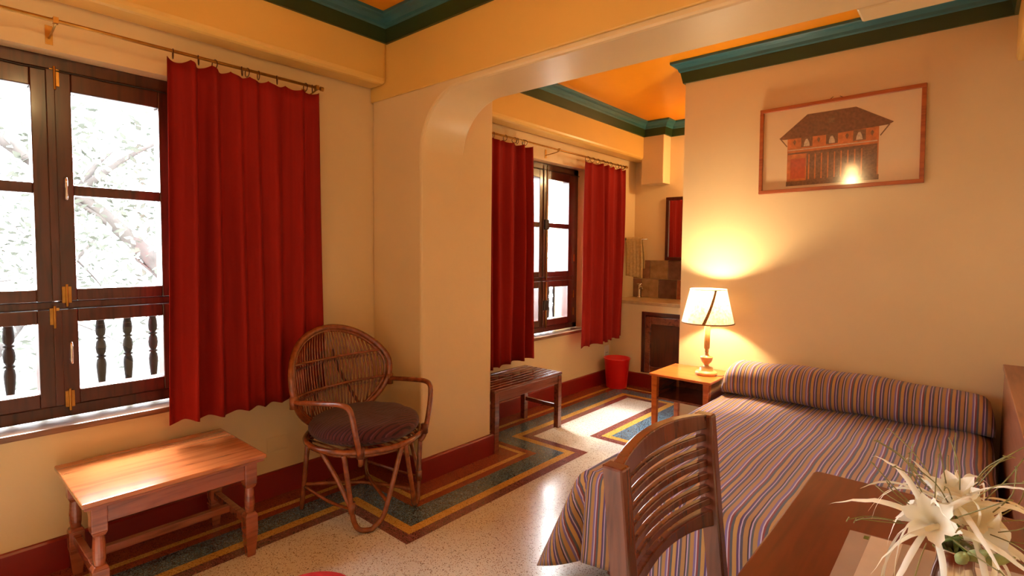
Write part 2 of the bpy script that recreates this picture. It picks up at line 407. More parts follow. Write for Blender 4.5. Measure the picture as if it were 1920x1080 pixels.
struct(MB().box(RX, RX+0.2, BKY-0.2, PWY+0.2, 0, 2.9).build('wall_right', 'wall'), 'cream painted side wall beside the desk')
struct(MB().box(-0.35, RX+0.2, BKY-0.2, BKY, 0, 2.9).build('wall_back', 'wall'), 'cream painted wall behind the viewer')
struct(MB().box(-0.35, RX+0.2, BKY-0.2, FARY+0.3, CZ, CZ+0.2).build('ceiling', 'ceiling'), 'glossy orange painted ceiling')

# cornices
def cornice(n, path, label):
    fas = [(0.0, 2.575), (0.016, 2.575), (0.016, 2.580), (0.030, 2.648), (0.0, 2.648)]
    o = sweep(path, fas).build('trim_%d' % n, 'green'); struct(o, label)
    mo = [(0.0, 2.648), (0.034, 2.648), (0.040, 2.656), (0.044, 2.672), (0.060, 2.690), (0.080, 2.697), (0.086, 2.703), (0.086, 2.719), (0.0, 2.719)]
    sweep(path, mo).build('moulding', 'teal', o)
cornice(6, [(BX, BKY), (BX, PY0-0.016), (RBX, PY0-0.016), (RBX, BKY)], 'green and teal cornice around the front room ceiling')
cornice(7, [(BX, 2.285), (BX, 5.20), (0.40, 5.20), (0.40, FARY), (PWX, FARY)], 'green and teal cornice around the alcove ceiling')
cornice(8, [(PWX, FARY), (PWX, PWY), (RBX, PWY), (RBX, 2.43)], 'green and teal cornice above the bed wall')
# baseboards
bp_ = [(0.0, 0.0), (0.018, 0.0), (0.018, 0.128), (0.012, 0.136), (0.0, 0.138)]
struct(sweep([(0, BKY), (0, PY0)], bp_).build('baseboard_left', 'base'), 'dark red baseboard under the front window')
struct(sweep([(0.018, PY0), (PX, PY0), (PX, PY1), (0.018, PY1)], bp_).build('baseboard_pilaster', 'base'), 'dark red baseboard wrapping the pilaster')
struct(sweep([(0, PY1), (0, CTY)], bp_).build('baseboard_alcove', 'base'), 'dark red baseboard along the alcove wall')
struct(sweep([(0.018, CTY), (PWX, CTY)], bp_).build('baseboard_counter', 'base'), 'dark red baseboard below the washstand')
struct(sweep([(PWX, CTY), (PWX, PWY), (RX, PWY)], bp_).build('baseboard_picture', 'base'), 'dark red baseboard below the bed wall')

# ------------------------------------------------------------------ windows
def window(n, y0, y1, label, bolt):
    root = bpy.data.objects.new('window_%d' % n, None); COL.objects.link(root)
    root.location = (0, (y0+y1)/2, WZ0); struct(root, label)
    hw = (y1-y0)/2; Z = lambda z: z-WZ0
    xf0, xf1 = -0.155, -0.085
    fr = MB()
    fr.box(xf0, xf1, -hw, -hw+0.075, Z(0.62), Z(2.15)); fr.box(xf0, xf1, hw-0.075, hw, Z(0.62), Z(2.15))
    fr.box(xf0, xf1, -hw, hw, Z(2.095), Z(2.15)); fr.box(xf0, xf1, -hw, hw, Z(0.62), Z(0.672)); fr.box(xf0, xf1, -hw+0.07, hw-0.07, Z(1.088), Z(1.122))
    fr.build('window_frame', 'win', root, bevel=0.004)
    for (za, zb) in ((1.126, 2.09), (0.676, 1.084)): MB().box(-0.072, -0.063, -0.017, 0.012, Z(za), Z(zb)).build('meeting_bead', 'win', root, bevel=0.003)
    MB().box(-0.16, 0.035, -hw-0.02, hw+0.02, Z(0.585), Z(0.612)).build('window_sill', 'sill', root, bevel=0.005)
    MB().box(-0.36, -0.165, -hw, hw, Z(0.56), Z(0.603)).build('outer_sill', 'stone', root)
    for s in (-1, 1):
        ya, yb = (0.003, hw-0.0756) if s > 0 else (-hw+0.0756, -0.003)     # sash extent
        ia, ib = (0.066, 0.386) if s > 0 else (-0.386, -0.066)           # glass extent
        for (za, zb, ga, gb, bar) in ((1.1235, 2.092, 1.175, 2.012, 1.597), (0.674, 1.0865, 0.736, 1.03, None)):
            sa = MB(); x0, x1 = -0.150, -0.072
            sa.box(x0, x1, ya, ia, Z(za), Z(zb)); sa.box(x0, x1, ib, yb, Z(za), Z(zb))
            sa.box(x0, x1, ia, ib, Z(gb), Z(zb)); sa.box(x0, x1, ia, ib, Z(za), Z(ga))
            if bar: sa.box(x0+0.01, x1-0.004, ia, ib, Z(bar-0.022), Z(bar+0.022))
            so_ = sa.build('sash', 'win', root, bevel=0.004)
            for (pa, pb) in (((ga, bar-0.022), (bar+0.022, gb)) if bar else ((ga, gb),)):
                MB().box(-0.116, -0.112, ia-0.004, ib+0.004, Z(pa)-0.004, Z(pb)+0.004).build('pane', 'glass', so_)
            if s > 0 and not bolt:
                hz = 1.60 if bar else 0.90
                MB().tube(smooth_curve([(-0.073, 0.036, Z(hz-0.045)), (-0.045, 0.036, Z(hz-0.042)), (-0.040, 0.036, Z(hz)), (-0.045, 0.036, Z(hz+0.042)), (-0.073, 0.036, Z(hz+0.045))], 5), 0.005, 8).build('handle', 'chrome', so_, smooth=True)
    if not bolt:
        for (yy, zz) in ((0.012, 2.06), (0.03, 1.15), (-0.012, 1.06), (0.03, 0.70)):
            h = MB().box(-0.073, -0.066, yy-0.016, yy+0.016, Z(zz-0.035), Z(zz+0.035)); h.tube([(-0.064, yy, Z(zz-0.05)), (-0.064, yy, Z(zz+0.045))], 0.005, 8)
            h.build('bolt_plate', 'brass', root, bevel=0.001)
    else:
        for (za, zb, zh) in ((1.10, 2.13, 1.60), (0.66, 1.08, 0.87)):
            MB().tube([(-0.062, 0.028, Z(za)), (-0.062, 0.028, Z(zb))], 0.0065, 8).build('sliding_bolt', 'brass', root, smooth=True)
            MB().box(-0.072, -0.048, -0.012, 0.052, Z(zh-0.045), Z(zh+0.045)).build('lock_case', 'black', root, bevel=0.006)
        for zz in (1.30, 0.95, 0.78):
            MB().tube([(-0.07, hw-0.078, Z(zz-0.035)), (-0.07, hw-0.078, Z(zz+0.035))], 0.005, 6).build('hinge', 'brass', root)
    # thin black cable pinned along the head
    pts = [(-0.066, -hw+0.01+2*(hw-0.01)*i/12, Z(2.087)+0.002*sin(i*2.1)) for i in range(13)]
    MB().tube(pts, 0.0032, 6).build('cable', 'black', root)
window(1, *OPEN[0], 'dark wooden casement window with six panes behind a coffee table', False)
window(2, *OPEN[1], 'dark wooden casement window with brass bolts in the alcove', True)
window(3, *OPEN[2], 'dark wooden casement window added out of view for extra daylight', False)  # added window, never in view, brings more daylight into the front room

# ------------------------------------------------------------------ outdoors
struct(MB().box(-40, T-0.01, -30, 40, -3.6, -3.5).build('ground', 'ground'), 'pale hazy street below the windows')
bal_prof = [(0.010, 0.0), (0.013, 0.02), (0.020, 0.10), (0.022, 0.135), (0.019, 0.16), (0.012, 0.170), (0.021, 0.174), (0.021, 0.180), (0.013, 0.184), (0.020, 0.20), (0.023, 0.225), (0.020, 0.252), (0.012, 0.265), (0.021, 0.269), (0.021, 0.275), (0.012, 0.279), (0.020, 0.292), (0.022, 0.315), (0.018, 0.36), (0.013, 0.42), (0.011, 0.46)]
balm = MB().lathe(bal_prof, 12).mesh('baluster', True); balm.materials.append(M['baluster'])
for (ya, yb, lab) in ((-0.45, 1.30, 'dark wooden balcony railing of turned balusters outside the window by the coffee table'), (3.0, 5.3, 'dark wooden balcony railing of turned balusters outside the alcove window')):
    rl = thing('balcony_railing', lab, 'railing', (-0.5, ya, 0.62))
    L = yb-ya
    MB().box(-0.03, 0.03, 0, L, 0.46, 0.50).build('top_rail', 'baluster', rl, bevel=0.005)
    MB().box(-0.03, 0.03, 0, L, -0.04, 0.0).build('bottom_rail', 'baluster', rl, bevel=0.005)
    MB().box(-0.03, 0.03, -0.06, 0, -0.7, 0.52).build('post', 'baluster', rl, bevel=0.005)
    MB().box(-0.03, 0.03, L, L+0.06, -0.7, 0.52).build('post', 'baluster', rl, bevel=0.005)
    ph = (0.314-ya) % 0.1145
    k = 0
    while ph+k*0.1145 < L: link_mesh('baluster', balm, rl, (0, ph+k*0.1145, 0)); k += 1
    MB().box(-0.20, 0.14, -0.06, L+0.06, -0.80, -0.70).build('balcony_slab', 'ground', rl)
def tree(loc, label, limbs, spread, nleaf, seed):
    rnd = random.Random(seed)
    t = thing('tree', label, 'tree', loc, 0, 'hazy trees outside the windows')
    tr = MB(); tips = []
    for (pts, r) in limbs:
        c = smooth_curve(pts, 5); k = len(c)
        tr.tube(c, [r*(1-0.75*i/(k-1)) for i in range(k)], 7)
        tips += c[k//3:]
        for _ in range(7):
            b = c[rnd.randrange(k//3, k)]; d = Vector((rnd.uniform(-.4, .4), rnd.uniform(-1, 1), rnd.uniform(-.3, 1))).normalized()*rnd.uniform(.5, 1.2)
            q = smooth_curve([b, b+d*.5+Vector((0, 0, .06)), b+d], 4); tr.tube(q, [r*.28*(1-.8*i/(len(q)-1)) for i in range(len(q))], 5); tips += q[2:]
    tr.build('trunk', 'bark', t, smooth=True)
    lf = MB()
    for _ in range(nleaf):
        b = rnd.choice(tips) + Vector((rnd.gauss(0, spread), rnd.gauss(0, spread), rnd.gauss(0, spread*.8)))
        s = rnd.uniform(.03, .075); u = Vector((rnd.uniform(-1, 1), rnd.uniform(-1, 1), rnd.uniform(-1, 1))).normalized()*s; w = u.orthogonal().normalized()*s*.45
        lf.poly([b-u, b+w, b+u, b-w])
    tag(lf.build('foliage', 'leaf', t, fix=False), kind='stuff')
tree((-4.6, 2.6, -3.5), 'hazy tree with a leaning forked trunk outside the front window', [([(0, .3, 0), (0, .2, 2), (.1, -.3, 4.1), (.2, -1.1, 5.2), (.2, -2.4, 6.3)], .17), ([(0, .2, 3.2), (-.1, .8, 4.4), (0, .9, 5.6), (0, 1.2, 7.2)], .13)], .42, 2600, 3)
tree((-6.5, 0.2, -3.5), 'hazy tree with thin branches standing left of the forked tree', [([(0, 0, 0), (0, .1, 2.5), (0, -.2, 4.6), (0, -.1, 7.2)], .13), ([(0, 0, 2.6), (0, .9, 4.0), (.1, 1.6, 5.0)], .07), ([(0, 0, 3), (0, -1, 4.1), (.1, -1.8, 4.9)], .07)], .45, 2600, 5)
tree((-7.0, 8.8, -3.5), 'hazy tree outside the alcove window', [([(0, 0, 0), (0, .1, 2.5), (0, -.2, 4.6), (0, -.1, 6.8)], .14), ([(0, 0, 2.6), (0, 1.2, 4.0), (.1, 2.2, 5.2)], .08)], .5, 1800, 9)

# ------------------------------------------------------------------ curtains
def curtain(y0, y1, ztop, zbot, folds, seed, label, amp=0.052, near=False, tuck=0.0):
    rnd = random.Random(seed); ny, nz = 160, 26
    ph = [rnd.uniform(0, 2*pi) for _ in range(4)]
    rings = max(4, int(folds)+1)
    rows = []
    for j in range(nz+1):
        v = j/nz; row = []
        for i in range(ny+1):
            s = i/ny
            sw = s + 0.020*sin(2*pi*1.3*s+ph[0]) + 0.012*sin(2*pi*2.7*s+ph[1])
            a = amp*(0.55+0.45*min(1, v*2.2))*(0.75+0.35*sin(2*pi*1.7*s+ph[2]))
            w = sin(2*pi*folds*sw+ph[3]+0.25*sin(v*2.5+ph[0]))
            w = w*0.8 + 0.2*sin(4*pi*folds*sw+ph[1])
            x = 0.145 + a*w*(1.0 if not near else 1-0.5*max(0, min(1, (s-0.45)/0.2))) + 0.005*sin(v*5+ph[2]+s*9)
            dip = 0.016*(abs(sin(pi*rings*s)))**0.8
            zt = ztop-dip; zb = zbot + 0.018*sin(2*pi*folds*sw+ph[3]+1.0)*0.5 + (0.012*sin(3*s+ph[1]))
            y = y0+(y1-y0)*s + 0.012*v*sin(9*s+ph[1]) + (0.02*(v-0.3))*(1 if s > 0.5 else -1)*abs(2*s-1)**3 - tuck*v*s*s
            row.append((x, y, zt+(zb-zt)*v))
        rows.append(row)
    o = MB().grid(rows).build('curtain', 'curtain', None, smooth=True, fix=False)
    sd = o.modifiers.new('thick', 'SOLIDIFY'); sd.thickness = 0.003
    tag(o, label, 'curtain', 'red window curtains')
    return rings
def ring_mesh():
    m = MB().tube([(0.021*cos(2*pi*i/20), 0, 0.021*sin(2*pi*i/20)) for i in range(20)], 0.0022, 6, closed=True); me = m.mesh('curtain_ring', True); me.materials.append(M['iron']); return me
RING = ring_mesh()
ROD_Z = 2.225
def rings_on(ys, group, label):
    for y in ys:
        o = link_mesh('curtain_ring', RING, None, (0.145, y*0.98, ROD_Z-0.0125), (0, 0, random.uniform(-0.6, 0.6)))
        tag(o, label, 'ring', group)
curtain(0.789, 1.513, 2.197, 0.564, 7.0, 11, 'wide red curtain hanging beside the wicker chair', near=True)
rings_on([0.835, 0.94, 1.01, 1.135, 1.16, 1.215, 1.31, 1.465, 1.505], 'rings of the front curtain', 'thin dark curtain ring above the wide front curtain')
curtain(2.565, 3.352, 2.197, 0.470, 6.5, 5, 'red curtain hanging over the slatted bench')
rings_on([2.70, 2.82, 2.96, 3.09, 3.20, 3.235, 3.31, 3.33], 'rings above the bench', 'thin dark curtain ring above the slatted bench')
curtain(4.135, 4.868, 2.197, 0.480, 5.5, 21, 'red curtain hanging beside the waste bin and towel', tuck=0.045)
rings_on([4.25, 4.34, 4.43, 4.52, 4.60, 4.66, 4.80, 4.86, 4.92], 'rings near the towel', 'thin dark curtain ring above the curtain beside the towel')
def rod(y0, y1, brk, label):
    r = thing('curtain_rod', label, 'curtain rod', (0.145, y0, ROD_Z))
    MB().tube([(0, 0, 0), (0, y1-y0, 0)], 0.0075, 12).build('rod', 'brass', r, smooth=True)
    for e in (0, y1-y0): MB().tube([(0, e-0.004, 0), (0, e+0.012, 0)], 0.012, 12).build('end_cap', 'brass', r)
    for b in brk:
        y = b-y0
        k = MB().box(-0.145, -0.141, y-0.012, y+0.012, -0.055, 0.02); k.tube(smooth_curve([(-0.141, y, -0.03), (-0.05, y, -0.02), (-0.012, y, -0.013), (0, y, -0.009)], 4), 0.004, 8); k.box(-0.012, 0.012, y-0.008, y+0.008, -0.011, 0.012)
        k.build('bracket', 'brass', r)
rod(-0.35, 1.525, (0.42, 1.50, -0.3), 'thin brass curtain rod above the front window')
rod(2.56, 4.89, (2.60, 3.72, 4.87), 'thin brass curtain rod above the alcove window')

# ------------------------------------------------------------------ coffee table
def coffee_table():
    x0, x1, y0, y1, h = 0.035, 0.545, 0.385, 1.028, 0.455
    t = thing('coffee_table', 'low reddish wooden coffee table with turned legs below the window', 'table', ((x0+x1)/2, (y0+y1)/2, 0))
    hx, hy = (x1-x0)/2, (y1-y0)/2
    MB().box(-hx, hx, -hy, hy, h-0.020, h).build('tabletop', 'tabletop', t, bevel=0.006, segs=3)
    MB().box(-hx+0.008, hx-0.008, -hy+0.008, hy-0.008, h-0.032, h-0.020).build('under_moulding', 'table', t, bevel=0.003)
    lx, ly = hx-0.055, hy-0.055
    for sx in (-1, 1):
        MB().box(sx*lx-0.011, sx*lx+0.011, -ly, ly, h-0.105, h-0.03).build('apron', 'table', t, bevel=0.002)
    for sy in (-1, 1):
        MB().box(-lx, lx, sy*ly-0.011, sy*ly+0.011, h-0.105, h-0.03).build('apron', 'table', t, bevel=0.002)
    for sx in (-1, 1):
        for sy in (-1, 1):
            l = MB(); cx, cy = sx*lx, sy*ly
            def sq(za, zb, ra, rb):
                i = len(l.v)
                l.v.extend([(cx-ra, cy-ra, za), (cx+ra, cy-ra, za), (cx+ra, cy+ra, za), (cx-ra, cy+ra, za), (cx-rb, cy-rb, zb), (cx+rb, cy-rb, zb), (cx+rb, cy+rb, zb), (cx-rb, cy+rb, zb)])
                l.f.extend([(i, i+3, i+2, i+1), (i+4, i+5, i+6, i+7), (i, i+1, i+5, i+4), (i+1, i+2, i+6, i+5), (i+2, i+3, i+7, i+6), (i+3, i, i+4, i+7)])
            sq(0.325, h-0.032, 0.025, 0.025); sq(0.308, 0.325, 0.018, 0.025)
            l.lathe([(0.017, 0.195), (0.020, 0.22), (0.021, 0.25), (0.019, 0.29), (0.017, 0.312)], 16, (cx, cy, 0))
            sq(0.110, 0.185, 0.026, 0.026); sq(0.185, 0.198, 0.026, 0.018); sq(0.0, 0.110, 0.017, 0.026)
            l.build('leg', 'table', t, bevel=0.003)
    for sy in (-1, 1):
        MB().box(-lx+0.02, lx-0.02, sy*ly-0.013, sy*ly+0.013, 0.135, 0.172).build('stretcher', 'table', t, bevel=0.003)
    MB().box(-0.016, 0.016, -ly+0.012, ly-0.012, 0.138, 0.168).build('stretcher', 'table', t, bevel=0.003)
coffee_table()

# ------------------------------------------------------------------ wicker chair
def wicker_chair():
    t = thing('wicker_chair', 'round-backed brown cane armchair with a dark cushion beside the pilaster', 'chair', (0.488, 1.562, 0), radians(7))
    SR, SZ = 0.285, 0.402
    seat = [(SR*cos(2*pi*i/40), SR*sin(2*pi*i/40)*1.02, SZ) for i in range(40)]
    r = MB().tube(seat, 0.0145, 10, closed=True).build('seat_ring', 'cane', t, smooth=True)
    lo = [(SR*0.93*cos(2*pi*i/40), SR*0.93*sin(2*pi*i/40), SZ-0.025) for i in range(40)]
    MB().tube(lo, 0.009, 8, closed=True).build('under_ring', 'cane', r, smooth=True)
    for i in range(13):
        y = -0.24+0.04*i; w = sqrt(max(0.001, 0.27**2-y*y))
        MB().tube([(-w, y, SZ+0.004), (w, y, SZ+0.004)], 0.005, 6).build('seat_rod', 'cane', r, smooth=True)
    # backrest shell
    ZB, ZT, HW = 0.405, 0.928, 0.324
    zc, hz = (ZB+ZT)/2, (ZT-ZB)/2
    def shell(y, z):
        k = (z-ZB)/(ZT-ZB)
        return Vector((-0.225-0.075*k**0.9 + 1.15*y*y*(0.55+0.45*(1-abs(2*k-1)**2)), y, z))
    def rim(a, s=1.0): 
        z = zc-0.0+hz*s*cos(a); k = (z-ZB)/(ZT-ZB)
        return shell(HW*s*sin(a)*(0.88+0.12*min(1, k*1.6)), z)
    bk = MB().tube([rim(2*pi*i/64) for i in range(64)], 0.016, 10, closed=True).build('back_rim', 'cane', t, smooth=True)
    MB().tube([rim(2*pi*i/64, 0.93) for i in range(64)], 0.009, 8, closed=True).build('inner_rim', 'cane', bk, smooth=True)
    def half(z):
        c = max(-1, min(1, (z-zc)/hz)); a = math.acos(c); k = (z-ZB)/(ZT-ZB)
        return HW*0.93*sin(a)*(0.88+0.12*min(1, k*1.6))
    nsp = 30
    for lay in (0, 1):
        for i in range(nsp):
            u = -1+2*(i+0.5+0.45*lay)/nsp
            if abs(u) > 0.985: continue
            pts = []
            for j in range(11):
                # rods start and end on the rim; they bow out between
                q = j/10
                zt = zc+hz*0.93*sqrt(max(0, 1-(abs(u)*0.985)**2.0)); zb = zc-hz*0.93*sqrt(max(0, 1-(abs(u)*0.985)**2.0))
                z = zb+(zt-zb)*q
                y = u*(half(z)*0.35+HW*0.93*0.65)
                hwz = half(z); y = max(-hwz, min(hwz, y))
                p = shell(y, z); p.x += -0.010*lay + 0.004
                pts.append(p)
            MB().tube(pts, 0.0042 if lay == 0 else 0.0036, 6).build('back_spoke', 'cane', bk, smooth=True)
    for z in (0.775, 0.625):
        w = half(z)
        MB().tube([shell(-w+2*w*i/24, z-0.02*cos(pi*(-1+2*i/24)/2)*0.6)+Vector((0.008, 0, 0)) for i in range(25)], 0.0075, 8).build('back_band', 'cane', bk, smooth=True)
        mbb = MB()
        for i in range(nsp):
            y = -w+2*w*(i+0.5)/nsp; p = shell(y, z-0.012)+Vector((0.010, 0, -0.014)); mbb.tube([p+Vector((0, -0.004, -0.006)), p+Vector((0, 0.004, 0.006))], 0.005, 6)
        tag(mbb.build('cane_binding', 'cane_d', bk), kind='stuff')
    for s in (-1, 1):
        MB().tube(smooth_curve([shell(s*0.03, 0.80)-Vector((0.018, 0, 0)), shell(s*0.07, 0.66)-Vector((0.018, 0, 0)), shell(s*0.17, 0.45)-Vector((0.012, 0, 0))], 6), 0.009, 8).build('back_brace', 'cane_d', bk, smooth=True)
    # arms
    for s in (-1, 1):
        a = shell(s*0.312, 0.605)
        pts = smooth_curve([a+Vector((-0.01, 0, 0.0)), Vector((0.03, s*0.300, 0.628)), Vector((0.15, s*0.285, 0.640)), Vector((0.205, s*0.272, 0.630)), Vector((0.222, s*0.262, 0.590)), Vector((0.226, s*0.245, 0.50)), Vector((0.222, s*0.215, SZ-0.02)), Vector((0.205, s*0.20, SZ-0.06))], 6)
        ar = MB().tube(pts, 0.0135, 10).build('arm', 'cane', t, smooth=True)
        p = Vector((0.222, s*0.215, SZ)); MB().tube([p-Vector((0, 0, .02)), p+Vector((0, 0, .03))], 0.019, 10).build('cane_wrap', 'cane_d', ar, smooth=True)
        q = a+Vector((0.0, 0, 0)); MB().tube([q-Vector((0, 0, .03)), q+Vector((0, 0, .03))], 0.020, 10).build('cane_wrap', 'cane', ar, smooth=True)
    # front legs: each a long bent rod looping on the floor, from the front of the ring to its side
    for s in (-1, 1):
        A = Vector((0.285, s*0.012, SZ-0.01)); B = Vector((0.155, s*0.255, SZ-0.01))
        u = Vector((-0.55, s*0.83, 0))
        L0 = Vector((0.262, s*0.085, 0.13)); L1 = Vector((0.170, s*0.225, 0.13))
        mid = (L0+L1)/2
        pts = [A, A.lerp(L0, 0.5), L0, Vector((0.250, s*0.104, 0.065)), Vector((0.228, s*0.135, 0.024)), mid*1.0 + Vector((0.0, 0, -0.117)), Vector((0.190, s*0.196, 0.024)), Vector((0.176, s*0.216, 0.065)), L1, L1.lerp(B, 0.5), B]
        lg = MB().tube(smooth_curve(pts, 5), 0.0125, 9).build('front_leg', 'cane', t, smooth=True)
        MB().tube(smooth_curve([Vector((0.02, s*0.282, SZ-0.01)), Vector((0.10, s*0.25, 0.26)), L1+Vector((-0.004, s*0.004, 0.01))], 5), 0.0115, 9).build('strut', 'cane', lg, smooth=True)
        MB().tube([L1-Vector((0, 0, .02)), L1+Vector((0, 0, .03))], 0.018, 9).build('cane_wrap', 'cane', lg, smooth=True)
        MB().tube(smooth_curve([Vector((-0.215, s*0.185, SZ-0.01)), Vector((-0.225, s*0.20, 0.2)), Vector((-0.235, s*0.215, 0.013))], 5), 0.0125, 9).build('back_leg', 'cane', t, smooth=True)
        MB().tube(smooth_curve([Vector((-0.228, s*0.205, 0.14)), Vector((0.0, s*0.02, 0.155+0.012*s)), Vector((0.262, -s*0.085, 0.135))], 6), 0.009, 8).build('cross_stretcher', 'cane', t, smooth=True)
        MB().tube(smooth_curve([Vector((-0.228, s*0.205, 0.13)), Vector((0.0, s*0.225, 0.12)), Vector((0.170, s*0.225, 0.128))], 5), 0.008, 8).build('side_stretcher', 'cane', t, smooth=True)
    # cushion
    rows, uvs = [], []
    n = 36
    for j in range(15):
        ph = pi*j/14; rr = 0.279*max(0.0, sin(ph))**0.36 if 0 < j < 14 else 0.0005; z = SZ+0.054-0.054*cos(ph)
        row, uu = [], []
        for i in range(n+1):
            a = 2*pi*i/n; x, y = rr*cos(a)+0.004, rr*sin(a)
            zz = z + (0.006*sin(5*x*20)*sin(y*30) + 0.016*(x*x+y*y)/0.07*0 if j > 7 else 0)
            row.append((x, y, zz)); uu.append((x+(0.04 if j < 7 else 0), y))
        rows.append(row); uvs.append(uu)
    MB().grid(rows, uvs).build('seat_cushion', 'cush', t, smooth=True)
wicker_chair()

# ------------------------------------------------------------------ slatted bench
def bench():
    x0, x1, y0, y1, h = 0.115, 0.500, 2.552, 3.320, 0.430
    t = thing('slatted_bench', 'dark wooden slatted bench below the red curtain', 'bench', ((x0+x1)/2, (y0+y1)/2, 0))
    hx, hy = (x1-x0)/2, (y1-y0)/2
    n = 8; p = 2*hx/n
    sm = MB().box(-p*0.40, p*0.40, -hy, hy, h-0.018, h).mesh('slat'); sm.materials.append(M['bench'])
    for i in range(n):
        o = link_mesh('slat', sm, t, (-hx+p*(i+0.5), 0, 0)); b = o.modifiers.new('bevel', 'BEVEL'); b.width = 0.003; b.segments = 2
    for s in (-1, 1):
        MB().box(s*(hx-0.022)-0.012, s*(hx-0.022)+0.012, -hy+0.01, hy-0.01, h-0.085, h-0.019).build('apron', 'bench', t, bevel=0.002)
        MB().box(-hx+0.02, hx-0.02, s*(hy-0.025)-0.012, s*(hy-0.025)+0.012, h-0.085, h-0.019).build('apron', 'bench', t, bevel=0.002)
        MB().box(-hx+0.03, hx-0.03, s*(hy-0.025)-0.010, s*(hy-0.025)+0.010, 0.150, 0.180).build('stretcher', 'bench', t, bevel=0.002)
        for q in (-1, 1):
            MB().box(s*(hx-0.025)-0.021, s*(hx-0.025)+0.021, q*(hy-0.027)-0.021, q*(hy-0.027)+0.021, 0, h-0.02).build('leg', 'bench', t, bevel=0.003)
bench()

# ------------------------------------------------------------------ washstand corner
cn = MB()
cn.box(0.0, 0.355, CTY, FARY, 0, 0.832); cn.box(0.355, PWX, CTY, FARY, 0.765, 0.832); cn.box(0.355, PWX, CTY, FARY, 0, 0.150); cn.box(0.86, PWX, CTY, FARY, 0.15, 0.765); cn.box(0.355, 0.86, CTY+0.06, FARY, 0.15, 0.765)
ws = thing('washstand', 'cream plastered washstand with a stone top at the end of the alcove', 'washstand', (0, 0, 0))
cn.build('body', 'wall', ws, fix=False)
MB().box(0.0, PWX, CTY-0.02, FARY, 0.832, 0.866).build('counter_top', 'stone', ws, bevel=0.006)
dr = MB().box(0.362, 0.402, CTY-0.012, CTY+0.03, 0.152, 0.765).box(0.815, 0.855, CTY-0.012, CTY+0.03, 0.152, 0.765).box(0.402, 0.815, CTY-0.012, CTY+0.03, 0.725, 0.765).build('cupboard_frame', 'win', ws, bevel=0.003)
cd = MB().box(0.406, 0.462, CTY-0.022, CTY+0.02, 0.155, 0.722).box(0.755, 0.811, CTY-0.022, CTY+0.02, 0.155, 0.722).box(0.462, 0.755, CTY-0.022, CTY+0.02, 0.650, 0.722).box(0.462, 0.755, CTY-0.022, CTY+0.02, 0.155, 0.225).build('cupboard_door', 'bench', ws, bevel=0.003)
MB().box(0.46, 0.757, CTY-0.006, CTY+0.01, 0.223, 0.652).build('door_panel', 'win', cd, bevel=0.002)
tl = bpy.data.objects.new('wall_splashback', None); COL.objects.link(tl); struct(tl, 'brown tiled splashback above the stone counter'); tl.location = (0, FARY, 0.866)
k = 0
for r in range(2):
    off = 0.10 if r == 0 else 0.0
    x = -off
    while x < PWX:
        a, b = max(0.003, x+0.003), min(PWX-0.003, x+0.203-0.003)
        if b-a > 0.03: MB().box(a, b, -0.012, 0.0, 0.003+r*0.205, 0.203+r*0.205).build('tile', TILE[(k*7+r*3) % 4], tl, bevel=0.002)
        x += 0.203; k += 1
mr_ = thing('wall_mirror', 'mirror in a dark wooden frame above the tiled splashback', 'mirror', (0.62, FARY, 1.61))
for (a, b, c, d) in ((-0.245, 0.245, 0.298, 0.332), (-0.245, 0.245, -0.332, -0.298), (-0.245, -0.211, -0.298, 0.298), (0.211, 0.245, -0.298, 0.298)):
    MB().box(a, b, -0.028, 0.0, c, d).build('frame_rail', 'win', mr_, bevel=0.003)
MB().box(-0.213, 0.213, -0.014, -0.006, -0.30, 0.30).build('mirror_glass', 'mirror', mr_)
MB().tube([(0, -0.004, 0.33), (0, -0.004, 0.36)], 0.004, 6).build('hook', 'iron', mr_)
# towel on a short rail
tr_ = thing('towel_rail', 'short metal towel rail in the washstand corner', 'rail', (0.0, 5.16, 1.50))
MB().tube([(0.0, 0, 0), (0.26, 0, 0)], 0.008, 10).build('bar', 'chrome', tr_, smooth=True)
MB().tube([(0.0, 0, 0), (0.006, 0, 0)], 0.022, 14).build('wall_flange', 'chrome', tr_)
rows = []
for j in range(41):
    v = j/40; row = []
    for i in range(25):
        s = i/24; fold = 0.010*sin(s*15+0.6)*min(1, abs(v-0.5)*4)
        w = 0.175+0.035*abs(v-0.5)
        x = 0.028+w*s+0.006*sin(v*9)
        L = 0.40
        if v < 0.46: y = -0.018-abs(fold)-0.004*sin(s*7); z = 0.008-(0.46-v)/0.46*L*(1+0.06*s)
        elif v > 0.54: y = 0.018+abs(fold); z = 0.008-(v-0.54)/0.46*L*0.8
        else:
            a = pi*(v-0.46)/0.08; y = -0.018*cos(a); z = 0.008+0.012*sin(a)
        row.append((x, y, z))
    rows.append(row)
tw = MB().grid(rows).build('hand_towel', 'towel', None, smooth=True, fix=False, loc=(0.0, 5.16, 1.50)); sd = tw.modifiers.new('thick', 'SOLIDIFY'); sd.thickness = 0.006; sd.offset = 0
tag(tw, 'beige hand towel folded over a rail beside the mirror', 'towel')
tp = thing('tap', 'small metal pillar tap on the stone counter', 'tap', (0.12, 5.27, 0.866))
MB().lathe([(0.022, 0), (0.022, 0.01), (0.013, 0.02), (0.012, 0.13), (0.016, 0.14), (0.0, 0.145)], 14).build('body', 'chrome', tp, smooth=True)
MB().tube(smooth_curve([(0, 0, 0.10), (0.05, -0.05, 0.13), (0.08, -0.08, 0.10)], 5), 0.009, 10).build('spout', 'chrome', tp, smooth=True)
MB().tube([(-0.03, 0, 0.15), (0.03, 0, 0.15)], 0.007, 8).build('handle', 'chrome', tp, smooth=True)
